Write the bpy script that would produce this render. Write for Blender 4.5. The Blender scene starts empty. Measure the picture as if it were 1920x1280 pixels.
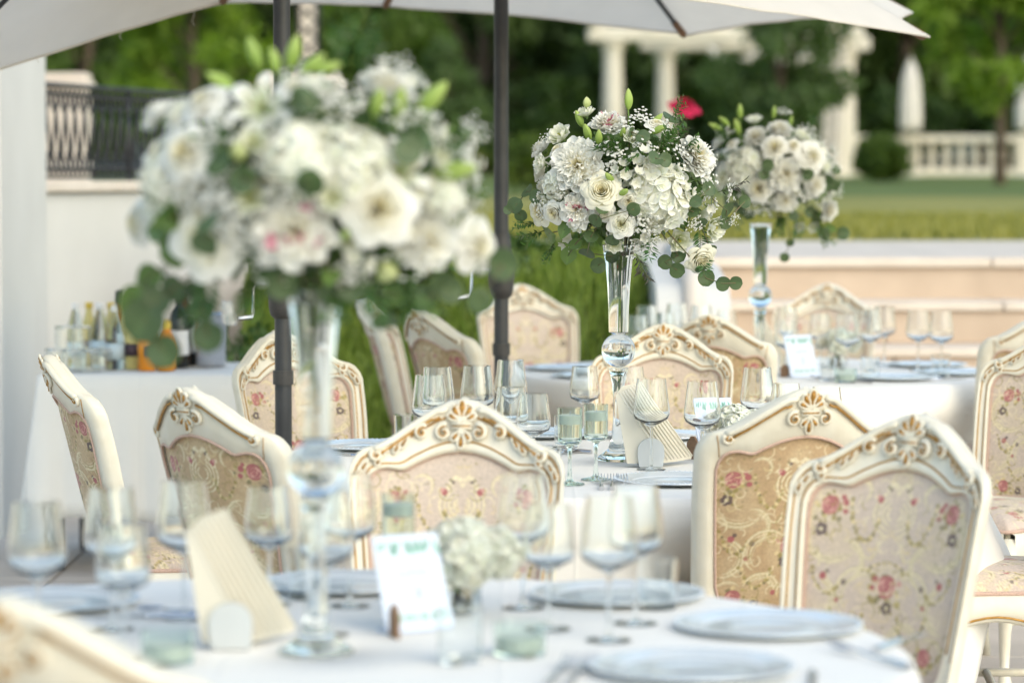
import bpy, math, random
import numpy as np
from mathutils import Vector, Matrix, Quaternion, noise

random.seed(11)
rng = np.random.default_rng(11)
S = bpy.context.scene
COL = S.collection
RAD = math.radians
PI = math.pi

# ------------------------------------------------------------------ camera, light, exposure
cam_d = bpy.data.cameras.new('camera')
cam = bpy.data.objects.new('camera', cam_d)
COL.objects.link(cam)
cam.location = (0, 0, 1.5)
cam.rotation_euler = (RAD(90 - 3.17), 0, 0)
cam_d.lens = 105
cam_d.sensor_width = 36
cam_d.clip_end = 2000
cam_d.dof.use_dof = True
cam_d.dof.focus_distance = 7.7
cam_d.dof.aperture_fstop = 2.6
cam_d.dof.aperture_blades = 9
S.camera = cam

SUN_EL, SUN_AZ = 38.0, 143.0         # azimuth clockwise from +Y: veiled sun behind the camera, a little to the right
wd = bpy.data.worlds.new('World')
S.world = wd
wd.use_nodes = True
wn = wd.node_tree.nodes
wl = wd.node_tree.links
bg = wn['Background']
sky = wn.new('ShaderNodeTexSky')
sky.sky_type = 'NISHITA'
sky.sun_disc = False
sky.sun_elevation = RAD(SUN_EL)
sky.sun_rotation = RAD(SUN_AZ)
sky.air_density = 1.0
sky.dust_density = 1.2
sky.ozone_density = 1.0
wl.new(sky.outputs[0], bg.inputs[0])
bg.inputs[1].default_value = 0.15

sun_d = bpy.data.lights.new('sun', 'SUN')
sun_d.energy = 0.5
sun_d.angle = RAD(60)
sun_d.color = (1.0, 0.965, 0.91)
sun = bpy.data.objects.new('sun', sun_d)
COL.objects.link(sun)
az, el = RAD(SUN_AZ), RAD(SUN_EL)
sdir = Vector((math.sin(az) * math.cos(el), math.cos(az) * math.cos(el), math.sin(el)))
sun.rotation_euler = sdir.to_track_quat('Z', 'Y').to_euler()
sun.location = (14, -19, 20)

S.view_settings.view_transform = 'Standard'
S.view_settings.look = 'None'
S.view_settings.gamma = 1.0
S.view_settings.exposure = 1.22
S.view_settings.use_curve_mapping = False
S.view_settings.use_white_balance = True      # camera set for open shade
S.view_settings.white_balance_temperature = 7600
S.view_settings.white_balance_tint = 3
S.render.engine = 'CYCLES'
S.cycles.use_denoising = True
S.cycles.max_bounces = 20
S.cycles.transmission_bounces = 18
S.cycles.transparent_max_bounces = 16
S.cycles.diffuse_bounces = 5
S.cycles.glossy_bounces = 6

# ------------------------------------------------------------------ materials
def new_mat(name):
    m = bpy.data.materials.new(name)
    m.use_nodes = True
    return m, m.node_tree.nodes, m.node_tree.links, m.node_tree.nodes['Principled BSDF']

def pm(name, c1, c2=None, scale=20.0, rough=0.6, bump=0.0, bscale=None, metal=0.0, detail=4.0, spec=0.5, sheen=0.0, stretch=None):
    m, n, l, b = new_mat(name)
    c2 = c2 or tuple(x * 0.85 for x in c1)
    tc = n.new('ShaderNodeTexCoord')
    mp = n.new('ShaderNodeMapping')
    if stretch:
        mp.inputs['Scale'].default_value = stretch
    l.new(tc.outputs['Object'], mp.inputs[0])
    nz = n.new('ShaderNodeTexNoise')
    nz.inputs['Scale'].default_value = scale
    nz.inputs['Detail'].default_value = detail
    l.new(mp.outputs[0], nz.inputs['Vector'])
    rp = n.new('ShaderNodeValToRGB')
    rp.color_ramp.elements[0].position = 0.33
    rp.color_ramp.elements[1].position = 0.67
    rp.color_ramp.elements[0].color = (*c2, 1)
    rp.color_ramp.elements[1].color = (*c1, 1)
    l.new(nz.outputs[0], rp.inputs[0])
    l.new(rp.outputs[0], b.inputs['Base Color'])
    b.inputs['Roughness'].default_value = rough
    b.inputs['Metallic'].default_value = metal
    b.inputs['Specular IOR Level'].default_value = spec
    if sheen:
        b.inputs['Sheen Weight'].default_value = sheen
    if bump:
        n2 = n.new('ShaderNodeTexNoise')
        n2.inputs['Scale'].default_value = bscale or scale * 4
        n2.inputs['Detail'].default_value = 3
        l.new(mp.outputs[0], n2.inputs['Vector'])
        bp = n.new('ShaderNodeBump')
        bp.inputs['Strength'].default_value = bump
        bp.inputs['Distance'].default_value = 0.01
        l.new(n2.outputs[0], bp.inputs['Height'])
        l.new(bp.outputs[0], b.inputs['Normal'])
    return m

def translucent_mat(name, base=None, rough=0.6, fac=0.35, attr=True, tint=(1, 1, 1), bump=0.0, bscale=300, spec=0.3):
    """thin sheet: reflected colour plus light coming through; colour from the 'Col' attribute or a constant with grain"""
    m, n, l, b = new_mat(name)
    if attr:
        a = n.new('ShaderNodeAttribute')
        a.attribute_name = 'Col'
        csock = a.outputs['Color']
    else:
        tc = n.new('ShaderNodeTexCoord')
        nz = n.new('ShaderNodeTexNoise')
        nz.inputs['Scale'].default_value = 6
        nz.inputs['Detail'].default_value = 4
        l.new(tc.outputs['Object'], nz.inputs['Vector'])
        rp = n.new('ShaderNodeValToRGB')
        rp.color_ramp.elements[0].position = 0.3
        rp.color_ramp.elements[1].position = 0.7
        rp.color_ramp.elements[0].color = (*[x * 0.94 for x in base], 1)
        rp.color_ramp.elements[1].color = (*base, 1)
        l.new(nz.outputs[0], rp.inputs[0])
        csock = rp.outputs[0]
    l.new(csock, b.inputs['Base Color'])
    b.inputs['Roughness'].default_value = rough
    b.inputs['Specular IOR Level'].default_value = spec
    t = n.new('ShaderNodeBsdfTranslucent')
    mx0 = n.new('ShaderNodeMix')
    mx0.data_type = 'RGBA'
    mx0.blend_type = 'MULTIPLY'
    mx0.inputs[0].default_value = 1
    l.new(csock, mx0.inputs[6])
    mx0.inputs[7].default_value = (*tint, 1)
    l.new(mx0.outputs[2], t.inputs['Color'])
    mx = n.new('ShaderNodeMixShader')
    mx.inputs[0].default_value = fac
    l.new(b.outputs[0], mx.inputs[1])
    l.new(t.outputs[0], mx.inputs[2])
    l.new(mx.outputs[0], n['Material Output'].inputs['Surface'])
    if bump:
        tc = n.new('ShaderNodeTexCoord')
        n2 = n.new('ShaderNodeTexNoise')
        n2.inputs['Scale'].default_value = bscale
        l.new(tc.outputs['Object'], n2.inputs['Vector'])
        bp = n.new('ShaderNodeBump')
        bp.inputs['Strength'].default_value = bump
        bp.inputs['Distance'].default_value = 0.002
        l.new(n2.outputs[0], bp.inputs['Height'])
        l.new(bp.outputs[0], b.inputs['Normal'])
    return m

def glass_mat(name, col=(1, 1, 1), ior=1.48, rough=0.0):
    m, n, l, b = new_mat(name)
    g = n.new('ShaderNodeBsdfGlass')
    g.inputs['Color'].default_value = (*col, 1)
    g.inputs['IOR'].default_value = ior
    g.inputs['Roughness'].default_value = rough
    l.new(g.outputs[0], n['Material Output'].inputs['Surface'])
    return m

def attr_mat(name, rough=0.7, bump=0.25, bscale=900, sheen=0.2):
    m, n, l, b = new_mat(name)
    a = n.new('ShaderNodeAttribute')
    a.attribute_name = 'Col'
    tc = n.new('ShaderNodeTexCoord')
    nz = n.new('ShaderNodeTexNoise')
    nz.inputs['Scale'].default_value = 160
    nz.inputs['Detail'].default_value = 2
    l.new(tc.outputs['Object'], nz.inputs['Vector'])
    mr = n.new('ShaderNodeMapRange')
    mr.inputs['From Min'].default_value = 0.3
    mr.inputs['From Max'].default_value = 0.7
    mr.inputs['To Min'].default_value = 0.86
    mr.inputs['To Max'].default_value = 1.06
    l.new(nz.outputs[0], mr.inputs[0])
    mx = n.new('ShaderNodeMix')
    mx.data_type = 'RGBA'
    mx.blend_type = 'MULTIPLY'
    mx.inputs[0].default_value = 1
    l.new(a.outputs['Color'], mx.inputs[6])
    l.new(mr.outputs[0], mx.inputs[7])
    l.new(mx.outputs[2], b.inputs['Base Color'])
    b.inputs['Roughness'].default_value = rough
    b.inputs['Sheen Weight'].default_value = sheen
    b.inputs['Specular IOR Level'].default_value = 0.3
    n2 = n.new('ShaderNodeTexNoise')
    n2.inputs['Scale'].default_value = bscale
    l.new(tc.outputs['Object'], n2.inputs['Vector'])
    bp = n.new('ShaderNodeBump')
    bp.inputs['Strength'].default_value = bump
    bp.inputs['Distance'].default_value = 0.001
    l.new(n2.outputs[0], bp.inputs['Height'])
    l.new(bp.outputs[0], b.inputs['Normal'])
    return m

M = dict(
    cream=pm('cream_lacquer', (0.745, 0.705, 0.60), (0.70, 0.65, 0.535), 22, 0.38, 0.10, 45),
    gold=pm('gilt', (0.50, 0.27, 0.065), (0.36, 0.18, 0.04), 90, 0.40, 0.1, 300, metal=0.35),
    fabric=attr_mat('damask'),
    braid=pm('pink_braid', (0.66, 0.46, 0.38), (0.52, 0.35, 0.28), 260, 0.8, 0.4, 700),
    cloth=pm('white_linen', (0.82, 0.795, 0.755), (0.79, 0.765, 0.725), 3, 0.75, 0.30, 9, sheen=0.15),
    wood=pm('table_wood', (0.25, 0.15, 0.08), (0.17, 0.1, 0.05), 12, 0.6, stretch=(1, 8, 8)),
    glass=glass_mat('clear_glass', (0.985, 0.995, 0.995)),
    vglass=glass_mat('vase_glass', (0.96, 0.985, 0.99), 1.42),
    gglass=glass_mat('green_glass', (0.955, 0.99, 0.972), 1.46),
    wax=translucent_mat('candle_wax', (0.80, 0.84, 0.80), 0.4, 0.3, attr=False),
    petal=translucent_mat('petals', None, 0.55, 0.32),
    leaf=translucent_mat('leaves', None, 0.42, 0.22, tint=(1.0, 1.25, 0.5), spec=0.4),
    tleaf=translucent_mat('tree_leaves', None, 0.55, 0.50, tint=(1.2, 1.4, 0.45)),
    stem=pm('plant_stems', (0.10, 0.14, 0.05), (0.13, 0.09, 0.05), 40, 0.6),
    bark=pm('bark', (0.14, 0.10, 0.07), (0.07, 0.05, 0.035), 9, 0.9, 0.6, 30, stretch=(1, 1, 0.25)),
    napkin=translucent_mat('napkin_paper', (0.86, 0.82, 0.715), 0.8, 0.25, attr=False, bump=0.3, bscale=60),
    plastic=translucent_mat('milky_plastic', (0.74, 0.77, 0.78), 0.35, 0.35, attr=False),
    paper=pm('card_paper', (0.62, 0.68, 0.79), (0.60, 0.66, 0.77), 30, 0.6),
    acrylic=pm('acrylic_frame', (0.55, 0.63, 0.78), (0.60, 0.68, 0.82), 10, 0.12),
    ink=pm('blue_grey_ink', (0.40, 0.45, 0.56), (0.36, 0.41, 0.52), 50, 0.7),
    print_green=pm('printed_leaf_green', (0.20, 0.42, 0.36), (0.30, 0.52, 0.46), 60, 0.7),
    kraft=pm('kraft_wood', (0.26, 0.15, 0.085), (0.20, 0.11, 0.06), 40, 0.7, stretch=(1, 1, 6)),
    silver=pm('silver_glaze', (0.74, 0.79, 0.82), (0.66, 0.72, 0.77), 14, 0.16, 0.04, 40, metal=0.30),
    porcelain=pm('pale_porcelain', (0.74, 0.76, 0.78), (0.70, 0.73, 0.76), 8, 0.18),
    steel=pm('cutlery_steel', (0.62, 0.62, 0.63), (0.55, 0.55, 0.57), 30, 0.2, metal=1.0),
    pole=pm('anthracite_metal', (0.030, 0.032, 0.036), (0.042, 0.044, 0.048), 20, 0.42),
    housing=pm('black_plastic', (0.035, 0.033, 0.033), (0.05, 0.047, 0.045), 30, 0.5),
    canopy=translucent_mat('canopy_canvas', (0.86, 0.825, 0.775), 0.8, 0.42, attr=False, bump=0.15, bscale=500, tint=(1, 0.97, 0.93)),
    ribtip=pm('rib_tip_brown', (0.24, 0.12, 0.06), (0.15, 0.08, 0.04), 40, 0.6),
    stucco=pm('white_stucco', (0.69, 0.68, 0.65), (0.62, 0.61, 0.58), 1.4, 0.9, 0.3, 90, detail=9),
    stone=pm('pink_limestone', (0.60, 0.475, 0.37), (0.47, 0.36, 0.275), 2.2, 0.75, 0.2, 40, detail=10),
    tread=pm('pale_limestone', (0.72, 0.63, 0.545), (0.62, 0.535, 0.455), 5, 0.7, 0.1, 50, detail=8),
    coping=pm('cream_coping', (0.72, 0.64, 0.56), (0.66, 0.58, 0.50), 5, 0.75, 0.1, 50),
    iron=pm('wrought_iron', (0.016, 0.017, 0.02), (0.025, 0.026, 0.03), 30, 0.45),
    tile=pm('patio_tile', (0.56, 0.50, 0.45), (0.48, 0.43, 0.385), 4, 0.6, 0.1, 40, detail=7),
    grout=pm('patio_grout', (0.26, 0.22, 0.19), (0.2, 0.17, 0.15), 10, 0.9),
    marble=pm('white_marble', (0.74, 0.68, 0.58), (0.66, 0.60, 0.50), 3, 0.6, 0.1, 20),
    umbfab=pm('folded_canvas', (0.72, 0.68, 0.63), (0.66, 0.62, 0.57), 4, 0.85, 0.1, 60),
    soil=pm('soil', (0.10, 0.075, 0.05), (0.06, 0.045, 0.03), 14, 0.95, 0.5, 50),
    juice=pm('orange_juice', (0.72, 0.26, 0.015), (0.62, 0.20, 0.012), 20, 0.12),
    lemon=pm('pale_juice', (0.62, 0.52, 0.20), (0.58, 0.48, 0.17), 20, 0.12),
    darkglass=pm('dark_bottle', (0.012, 0.014, 0.012), (0.02, 0.02, 0.016), 20, 0.1),
    amber=pm('amber_spirit', (0.36, 0.15, 0.02), (0.28, 0.11, 0.015), 20, 0.1),
    whitecap=pm('white_cap', (0.78, 0.78, 0.78), (0.74, 0.74, 0.74), 20, 0.4),
    yellowcap=pm('yellow_cap', (0.70, 0.50, 0.08), (0.64, 0.44, 0.06), 20, 0.4),
    blackcap=pm('black_cap', (0.02, 0.02, 0.02), (0.03, 0.03, 0.03), 20, 0.4),
    redfoil=pm('red_foil', (0.22, 0.02, 0.025), (0.16, 0.015, 0.02), 30, 0.3, metal=0.4),
    bluelabel=pm('pale_blue_label', (0.62, 0.74, 0.80), (0.58, 0.70, 0.76), 30, 0.6),
    darklabel=pm('dark_label', (0.045, 0.03, 0.04), (0.09, 0.05, 0.06), 60, 0.6),
)

def add_creases(m, pitch=0.84):
    n, l = m.node_tree.nodes, m.node_tree.links
    b = n['Principled BSDF']
    old = b.inputs['Normal'].links[0].from_socket
    tc = n.new('ShaderNodeTexCoord')
    sp = n.new('ShaderNodeSeparateXYZ')
    l.new(tc.outputs['Object'], sp.inputs[0])
    hs_ = []
    for ax, off in ((0, .13), (1, .21)):
        ad = n.new('ShaderNodeMath'); ad.operation = 'ADD'; ad.inputs[1].default_value = off
        l.new(sp.outputs[ax], ad.inputs[0])
        pp = n.new('ShaderNodeMath'); pp.operation = 'PINGPONG'; pp.inputs[1].default_value = pitch / 4
        l.new(ad.outputs[0], pp.inputs[0])
        mr = n.new('ShaderNodeMapRange'); mr.inputs['From Max'].default_value = .007; mr.inputs['To Min'].default_value = 1; mr.inputs['To Max'].default_value = 0
        l.new(pp.outputs[0], mr.inputs[0])
        hs_.append(mr)
    mx = n.new('ShaderNodeMath'); mx.operation = 'MAXIMUM'
    l.new(hs_[0].outputs[0], mx.inputs[0]); l.new(hs_[1].outputs[0], mx.inputs[1])
    bp = n.new('ShaderNodeBump'); bp.inputs['Strength'].default_value = .5; bp.inputs['Distance'].default_value = .0025
    l.new(mx.outputs[0], bp.inputs['Height']); l.new(old, bp.inputs['Normal'])
    l.new(bp.outputs[0], b.inputs['Normal'])
add_creases(M['cloth'])

def ground_mat(name, c1, c2, c3, s1, s2):
    m, n, l, b = new_mat(name)
    tc = n.new('ShaderNodeTexCoord')
    a = n.new('ShaderNodeTexNoise'); a.inputs['Scale'].default_value = s1; a.inputs['Detail'].default_value = 6
    c = n.new('ShaderNodeTexNoise'); c.inputs['Scale'].default_value = s2; c.inputs['Detail'].default_value = 4
    l.new(tc.outputs['Object'], a.inputs['Vector']); l.new(tc.outputs['Object'], c.inputs['Vector'])
    r = n.new('ShaderNodeValToRGB')
    r.color_ramp.elements[0].position = 0.35; r.color_ramp.elements[1].position = 0.65
    r.color_ramp.elements[0].color = (*c1, 1); r.color_ramp.elements[1].color = (*c2, 1)
    l.new(a.outputs[0], r.inputs[0])
    mx = n.new('ShaderNodeMix'); mx.data_type = 'RGBA'
    mr = n.new('ShaderNodeMapRange'); mr.inputs['From Min'].default_value = 0.45; mr.inputs['From Max'].default_value = 0.7
    l.new(c.outputs[0], mr.inputs[0]); l.new(mr.outputs[0], mx.inputs[0])
    l.new(r.outputs[0], mx.inputs[6]); mx.inputs[7].default_value = (*c3, 1)
    l.new(mx.outputs[2], b.inputs['Base Color'])
    b.inputs['Roughness'].default_value = 0.9
    bp = n.new('ShaderNodeBump'); bp.inputs['Strength'].default_value = 0.6; bp.inputs['Distance'].default_value = 0.03
    l.new(c.outputs[0], bp.inputs['Height']); l.new(bp.outputs[0], b.inputs['Normal'])
    return m
M['lawn'] = ground_mat('lawn_turf', (0.075, 0.13, 0.022), (0.11, 0.165, 0.03), (0.15, 0.165, 0.045), 0.25, 22)
M['sun_tint'] = ground_mat('sun_tinted_turf', (0.24, 0.225, 0.045), (0.32, 0.29, 0.07), (0.19, 0.20, 0.045), 0.5, 14)  # sunlight on the near lawn painted in as yellow; far sheet stays greener
M['wild'] = ground_mat('woodland_floor', (0.02, 0.035, 0.012), (0.03, 0.05, 0.015), (0.025, 0.022, 0.012), 0.1, 3)

# ------------------------------------------------------------------ mesh helpers
SHARP = {'clear_glass', 'vase_glass', 'green_glass', 'candle_wax', 'silver_glaze', 'pale_porcelain', 'cutlery_steel', 'orange_juice', 'pale_juice', 'dark_bottle', 'amber_spirit', 'white_cap', 'yellow_cap', 'black_cap', 'anthracite_metal', 'black_plastic', 'white_marble'}
class MB:
    def __init__(s):
        s.v = []; s.f = []; s.c = []; s.n = 0; s.hascol = False
    def add(s, vs, fs, col=None):
        vs = np.asarray(vs, dtype=float).reshape(-1, 3)
        s.v.append(vs)
        o = s.n
        for f in fs:
            s.f.append(tuple(i + o for i in f))
        s.n += len(vs)
        if col is None:
            col = (0.8, 0.8, 0.8)
        else:
            s.hascol = True
        col = np.asarray(col, dtype=float)
        if col.ndim == 1:
            col = np.tile(col, (len(vs), 1))
        s.c.append(col)
        return s
    def grid(s, P, col=None, wrap_u=False, wrap_v=False):
        P = np.asarray(P, dtype=float)
        nu, nv = P.shape[:2]
        fs = []
        for i in range(nu if wrap_u else nu - 1):
            i2 = (i + 1) % nu
            for j in range(nv if wrap_v else nv - 1):
                j2 = (j + 1) % nv
                fs.append((i * nv + j, i2 * nv + j, i2 * nv + j2, i * nv + j2))
        if col is not None:
            col = np.asarray(col, dtype=float)
            if col.ndim == 3:
                col = col.reshape(-1, 3)
        return s.add(P.reshape(-1, 3), fs, col)
    def tube(s, pts, rad, n=6, closed=False, col=None, caps=True):
        pts = [Vector(p) for p in pts]
        m = len(pts)
        rad = [rad] * m if not hasattr(rad, '__len__') else list(rad)
        rings = []
        up = None
        for i, p in enumerate(pts):
            if closed:
                t = pts[(i + 1) % m] - pts[i - 1]
            else:
                t = pts[min(i + 1, m - 1)] - pts[max(i - 1, 0)]
            if t.length < 1e-9:
                t = Vector((0, 0, 1))
            t.normalize()
            if up is None:
                a = Vector((0, 0, 1)) if abs(t.z) < 0.9 else Vector((1, 0, 0))
                up = (a - t * a.dot(t)).normalized()
            else:
                up = (up - t * up.dot(t))
                up = up.normalized() if up.length > 1e-6 else t.orthogonal().normalized()
            b = t.cross(up)
            rings.append([p + (up * math.cos(2 * PI * k / n) + b * math.sin(2 * PI * k / n)) * rad[i] for k in range(n)])
        vs = [tuple(q) for r in rings for q in r]
        fs = []
        for i in range(m if closed else m - 1):
            i2 = (i + 1) % m
            for k in range(n):
                k2 = (k + 1) % n
                fs.append((i * n + k, i * n + k2, i2 * n + k2, i2 * n + k))
        if not closed and caps:
            fs.append(tuple(range(n))[::-1])
            fs.append(tuple((m - 1) * n + k for k in range(n)))
        return s.add(vs, fs, col)
    def lathe(s, prof, n=28, c=(0, 0, 0), col=None, closed_profile=False):
        vs = []; fs = []; idx = []
        for r, z in prof:
            if r < 1e-6:
                idx.append([len(vs)]); vs.append((c[0], c[1], c[2] + z))
            else:
                idx.append(list(range(len(vs), len(vs) + n)))
                for k in range(n):
                    a = 2 * PI * k / n
                    vs.append((c[0] + r * math.cos(a), c[1] + r * math.sin(a), c[2] + z))
        m = len(prof)
        for i in range(m if closed_profile else m - 1):
            A, B = idx[i], idx[(i + 1) % m]
            for k in range(n):
                k2 = (k + 1) % n
                if len(A) == 1 and len(B) == 1:
                    break
                if len(A) == 1:
                    fs.append((A[0], B[k], B[k2])) if False else fs.append((A[0], B[k2], B[k]))
                elif len(B) == 1:
                    fs.append((A[k], A[k2], B[0]))
                else:
                    fs.append((A[k], A[k2], B[k2], B[k]))
        return s.add(vs, fs, col)
    def box(s, c, size, rz=0.0, col=None, bev=0.0):
        hx, hy, hz = [x / 2 for x in size]
        ca, sa = math.cos(rz), math.sin(rz)
        if bev <= 0:
            pts = [(x, y, z) for x in (-hx, hx) for y in (-hy, hy) for z in (-hz, hz)]
            fs = [(0, 1, 3, 2), (4, 6, 7, 5), (0, 4, 5, 1), (2, 3, 7, 6), (0, 2, 6, 4), (1, 5, 7, 3)]
        else:
            b = min(bev, hx * .9, hy * .9, hz * .9)
            pts = []
            lay = [(-hz, b), (-hz + b, 0), (hz - b, 0), (hz, b)]
            for z, ins in lay:
                x, y = hx - ins, hy - ins
                pts += [(-x + b, -y, z), (x - b, -y, z), (x, -y + b, z), (x, y - b, z), (x - b, y, z), (-x + b, y, z), (-x, y - b, z), (-x, -y + b, z)]
            fs = [tuple(range(7, -1, -1)), tuple(range(24, 32))]
            for i in range(3):
                for k in range(8):
                    k2 = (k + 1) % 8
                    fs.append((i * 8 + k, i * 8 + k2, (i + 1) * 8 + k2, (i + 1) * 8 + k))
        pts = [(c[0] + ca * x - sa * y, c[1] + sa * x + ca * y, c[2] + z) for x, y, z in pts]
        return s.add(pts, fs, col)
    def prism(s, poly, thick, xf, col=None):
        """polygon in (a,b) extruded by thick along c; xf maps (a,b,c) to 3D"""
        n = len(poly)
        vs = [xf(a, b, 0) for a, b in poly] + [xf(a, b, thick) for a, b in poly]
        fs = [tuple(range(n))[::-1], tuple(range(n, 2 * n))]
        fs += [(i, (i + 1) % n, n + (i + 1) % n, n + i) for i in range(n)]
        return s.add(vs, fs, col)
    def mesh(s, name, mat, smooth=True):
        me = bpy.data.meshes.new(name)
        V = np.concatenate(s.v) if s.v else np.zeros((0, 3))
        me.from_pydata(V.tolist(), [], s.f)
        if s.hascol:
            C = np.concatenate(s.c)
            at = me.attributes.new('Col', 'FLOAT_COLOR', 'POINT')
            at.data.foreach_set('color', np.hstack([C, np.ones((len(C), 1))]).astype(np.float32).ravel())
        me.materials.append(mat)
        if smooth:
            me.polygons.foreach_set('use_smooth', [True] * len(me.polygons))
        me.update()
        if smooth and mat.name in SHARP:
            me.set_sharp_from_angle(angle=RAD(38))
        return me
    def build(s, name, mat, parent=None, smooth=True, loc=None, rot=None):
        return link(name, s.mesh(name, mat, smooth), parent, loc, rot)

def big_mesh(name, mat, V, F, C=None):
    """numpy triangles/quads for large counts"""
    me = bpy.data.meshes.new(name)
    V = np.asarray(V, dtype=np.float32); F = np.asarray(F, dtype=np.int32)
    k = F.shape[1]
    me.vertices.add(len(V)); me.vertices.foreach_set('co', V.ravel())
    me.loops.add(F.size); me.loops.foreach_set('vertex_index', F.ravel())
    me.polygons.add(len(F))
    me.polygons.foreach_set('loop_start', np.arange(0, F.size, k, dtype=np.int32))
    me.polygons.foreach_set('loop_total', np.full(len(F), k, dtype=np.int32))
    me.update(calc_edges=True)
    if C is not None:
        at = me.attributes.new('Col', 'FLOAT_COLOR', 'POINT')
        at.data.foreach_set('color', np.hstack([C, np.ones((len(C), 1))]).astype(np.float32).ravel())
    me.materials.append(mat)
    return me

def link(name, data, parent=None, loc=None, rot=None, scale=None):
    o = bpy.data.objects.new(name, data)
    COL.objects.link(o)
    o.parent = parent
    if loc is not None: o.location = loc
    if rot is not None:
        if isinstance(rot, Quaternion):
            o.rotation_mode = 'QUATERNION'; o.rotation_quaternion = rot
        else:
            o.rotation_euler = rot
    if scale is not None:
        o.scale = (scale,) * 3 if not hasattr(scale, '__len__') else scale
    return o

def tag(o, label=None, cat=None, group=None, kind=None):
    if label: o['label'] = label
    if cat: o['category'] = cat
    if group: o['group'] = group
    if kind: o['kind'] = kind
    return o

def thing(name, label, cat, loc=(0, 0, 0), rz=0.0, group=None):
    o = link(name, None, None, loc, (0, 0, rz))
    o.empty_display_size = 0.05
    return tag(o, label, cat, group)

def kids(o):
    return [c for c in bpy.data.objects if c.parent == o]

class Proto:
    """a built thing kept as a recipe; put() links a copy of it and of its parts"""
    def __init__(s, root):
        s.root = root; s.used = False
        s.ch = [(c, kids(c)) for c in kids(root)]
    def put(s, loc, rz, label, group=None, scale=None):
        if not s.used:
            s.used = True
            r = s.root
        else:
            r = s.root.copy(); COL.objects.link(r)
            for c, g in s.ch:
                c2 = c.copy(); COL.objects.link(c2); c2.parent = r
                for d in g:
                    d2 = d.copy(); COL.objects.link(d2); d2.parent = c2
        r.location = loc; r.rotation_euler = (0, 0, rz)
        if scale: r.scale = (scale,) * 3
        r['label'] = label
        if group: r['group'] = group
        elif 'group' in r.keys(): del r['group']
        return r

def smooth01(x):
    x = np.clip(x, 0, 1)
    return x * x * (3 - 2 * x)

# ================================================================== SETTING
def sheet(name, xs, ys, zf, mat):
    P = np.array([[(x, y, zf(x, y)) for y in ys] for x in xs])
    mb = MB().grid(P)
    o = mb.build(name, mat)
    # make the faces look up
    return tag(o, kind='structure')

def hill(x, y):
    t = max(0.0, y - 66) / 250
    return 1.50 + 16 * t * t + (0.25 * math.sin(x * 0.05) * min(1, t * 3)) - 0.02
sheet('ground', np.linspace(-500, 500, 60), [66, 72, 80, 95, 120, 160, 220, 320, 450, 700], hill, M['wild'])
def lawn_z(x, y):
    return 1.075 + 0.43 * max(0, (y - 19.7)) / 42.3
sheet('lawn', np.linspace(-500, 500, 81), np.linspace(36.5, 66.2, 16), lawn_z, M['lawn'])
sheet('sun_tinted_lawn', np.linspace(-500, 500, 81), np.linspace(19.7, 36.5, 10), lawn_z, M['sun_tint'])  # near band of the same lawn, sunlit tone put into its colour
sheet('lower_ground', np.linspace(-500, 500, 21), np.linspace(-60, 15.9, 8), lambda x, y: -0.06, M['soil'])
pt = MB().box((0, 6.8, -0.026), (16, 17.6, 0.04)).build('patio', M['grout'], smooth=False)
tag(pt, kind='structure')
tm = MB()
for i in range(26):
    for j in range(29):
        x = -7.7 + i * 0.6; y = -1.6 + j * 0.6
        if y > 15.4: continue
        tm.box((x + 0.3, y + 0.3, 0.0 + random.uniform(-.001, .001)), (0.592, 0.592, 0.024), bev=0.004)
tl = tm.build('paving_tiles', M['tile'], pt, smooth=False)
tag(tl, kind='stuff')
# upper path along the terrace edge
def slab_row(name, x0, x1, y0, y1, z, mat, w=1.2, t=0.06, parent=None):
    x = x0
    while x < x1 - 0.05:
        e = min(x + w, x1)
        MB().box(((x + e) / 2, (y0 + y1) / 2, z - t / 2), (e - x - 0.008, y1 - y0 - 0.006, t), bev=0.006).build(name, mat, parent, smooth=False)
        x = e
path = MB().box((9.35, 17.75, 0.49), (21.3, 4.3, 1.06)).build('upper_path', M['stone'], smooth=False)
tag(path, kind='structure')
for k in range(4):
    slab_row('paving_slab', -1.28, 8.4, 15.6 + k * 1.03, 16.63 + k * 1.03, 1.07, M['tread'], 1.2, 0.05, path)

ht = MB().box((-7.4, 18.6, 0.49), (12.1, 2.6, 1.06)).build('house_terrace', M['stone'], smooth=False)
tag(ht, kind='structure')

steps = thing('stone_steps', 'wide pink limestone steps leading up to the lawn', 'steps', (4.2, 14.6, 0))
ZT = [1.07, 0.86, 0.65, 0.43, 0.215]
for k, z in enumerate(ZT[1:]):
    yf = 15.2 - 0.4 * k
    slab_row('tread', 1.0 - 4.2, 8.4 - 4.2, yf - 14.6 - 0.03, yf + 0.43 - 14.6, z, M['tread'], 1.5, 0.045, steps)
for k, z in enumerate(ZT):
    yf = 15.6 - 0.4 * k
    zb = ZT[k + 1] if k + 1 < len(ZT) else 0.0
    slab_row('riser', 1.0 - 4.2, 8.4 - 4.2, yf - 14.6, yf + 0.36 - 14.6, z - 0.047, M['stone'], 0.9, z - 0.047 - zb, steps)
slab_row('riser', -3.2, 4.2, 15.6 - 14.6 - 0.04, 15.61 - 14.6, 1.075, M['tread'], 1.5, 0.05, steps)

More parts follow.
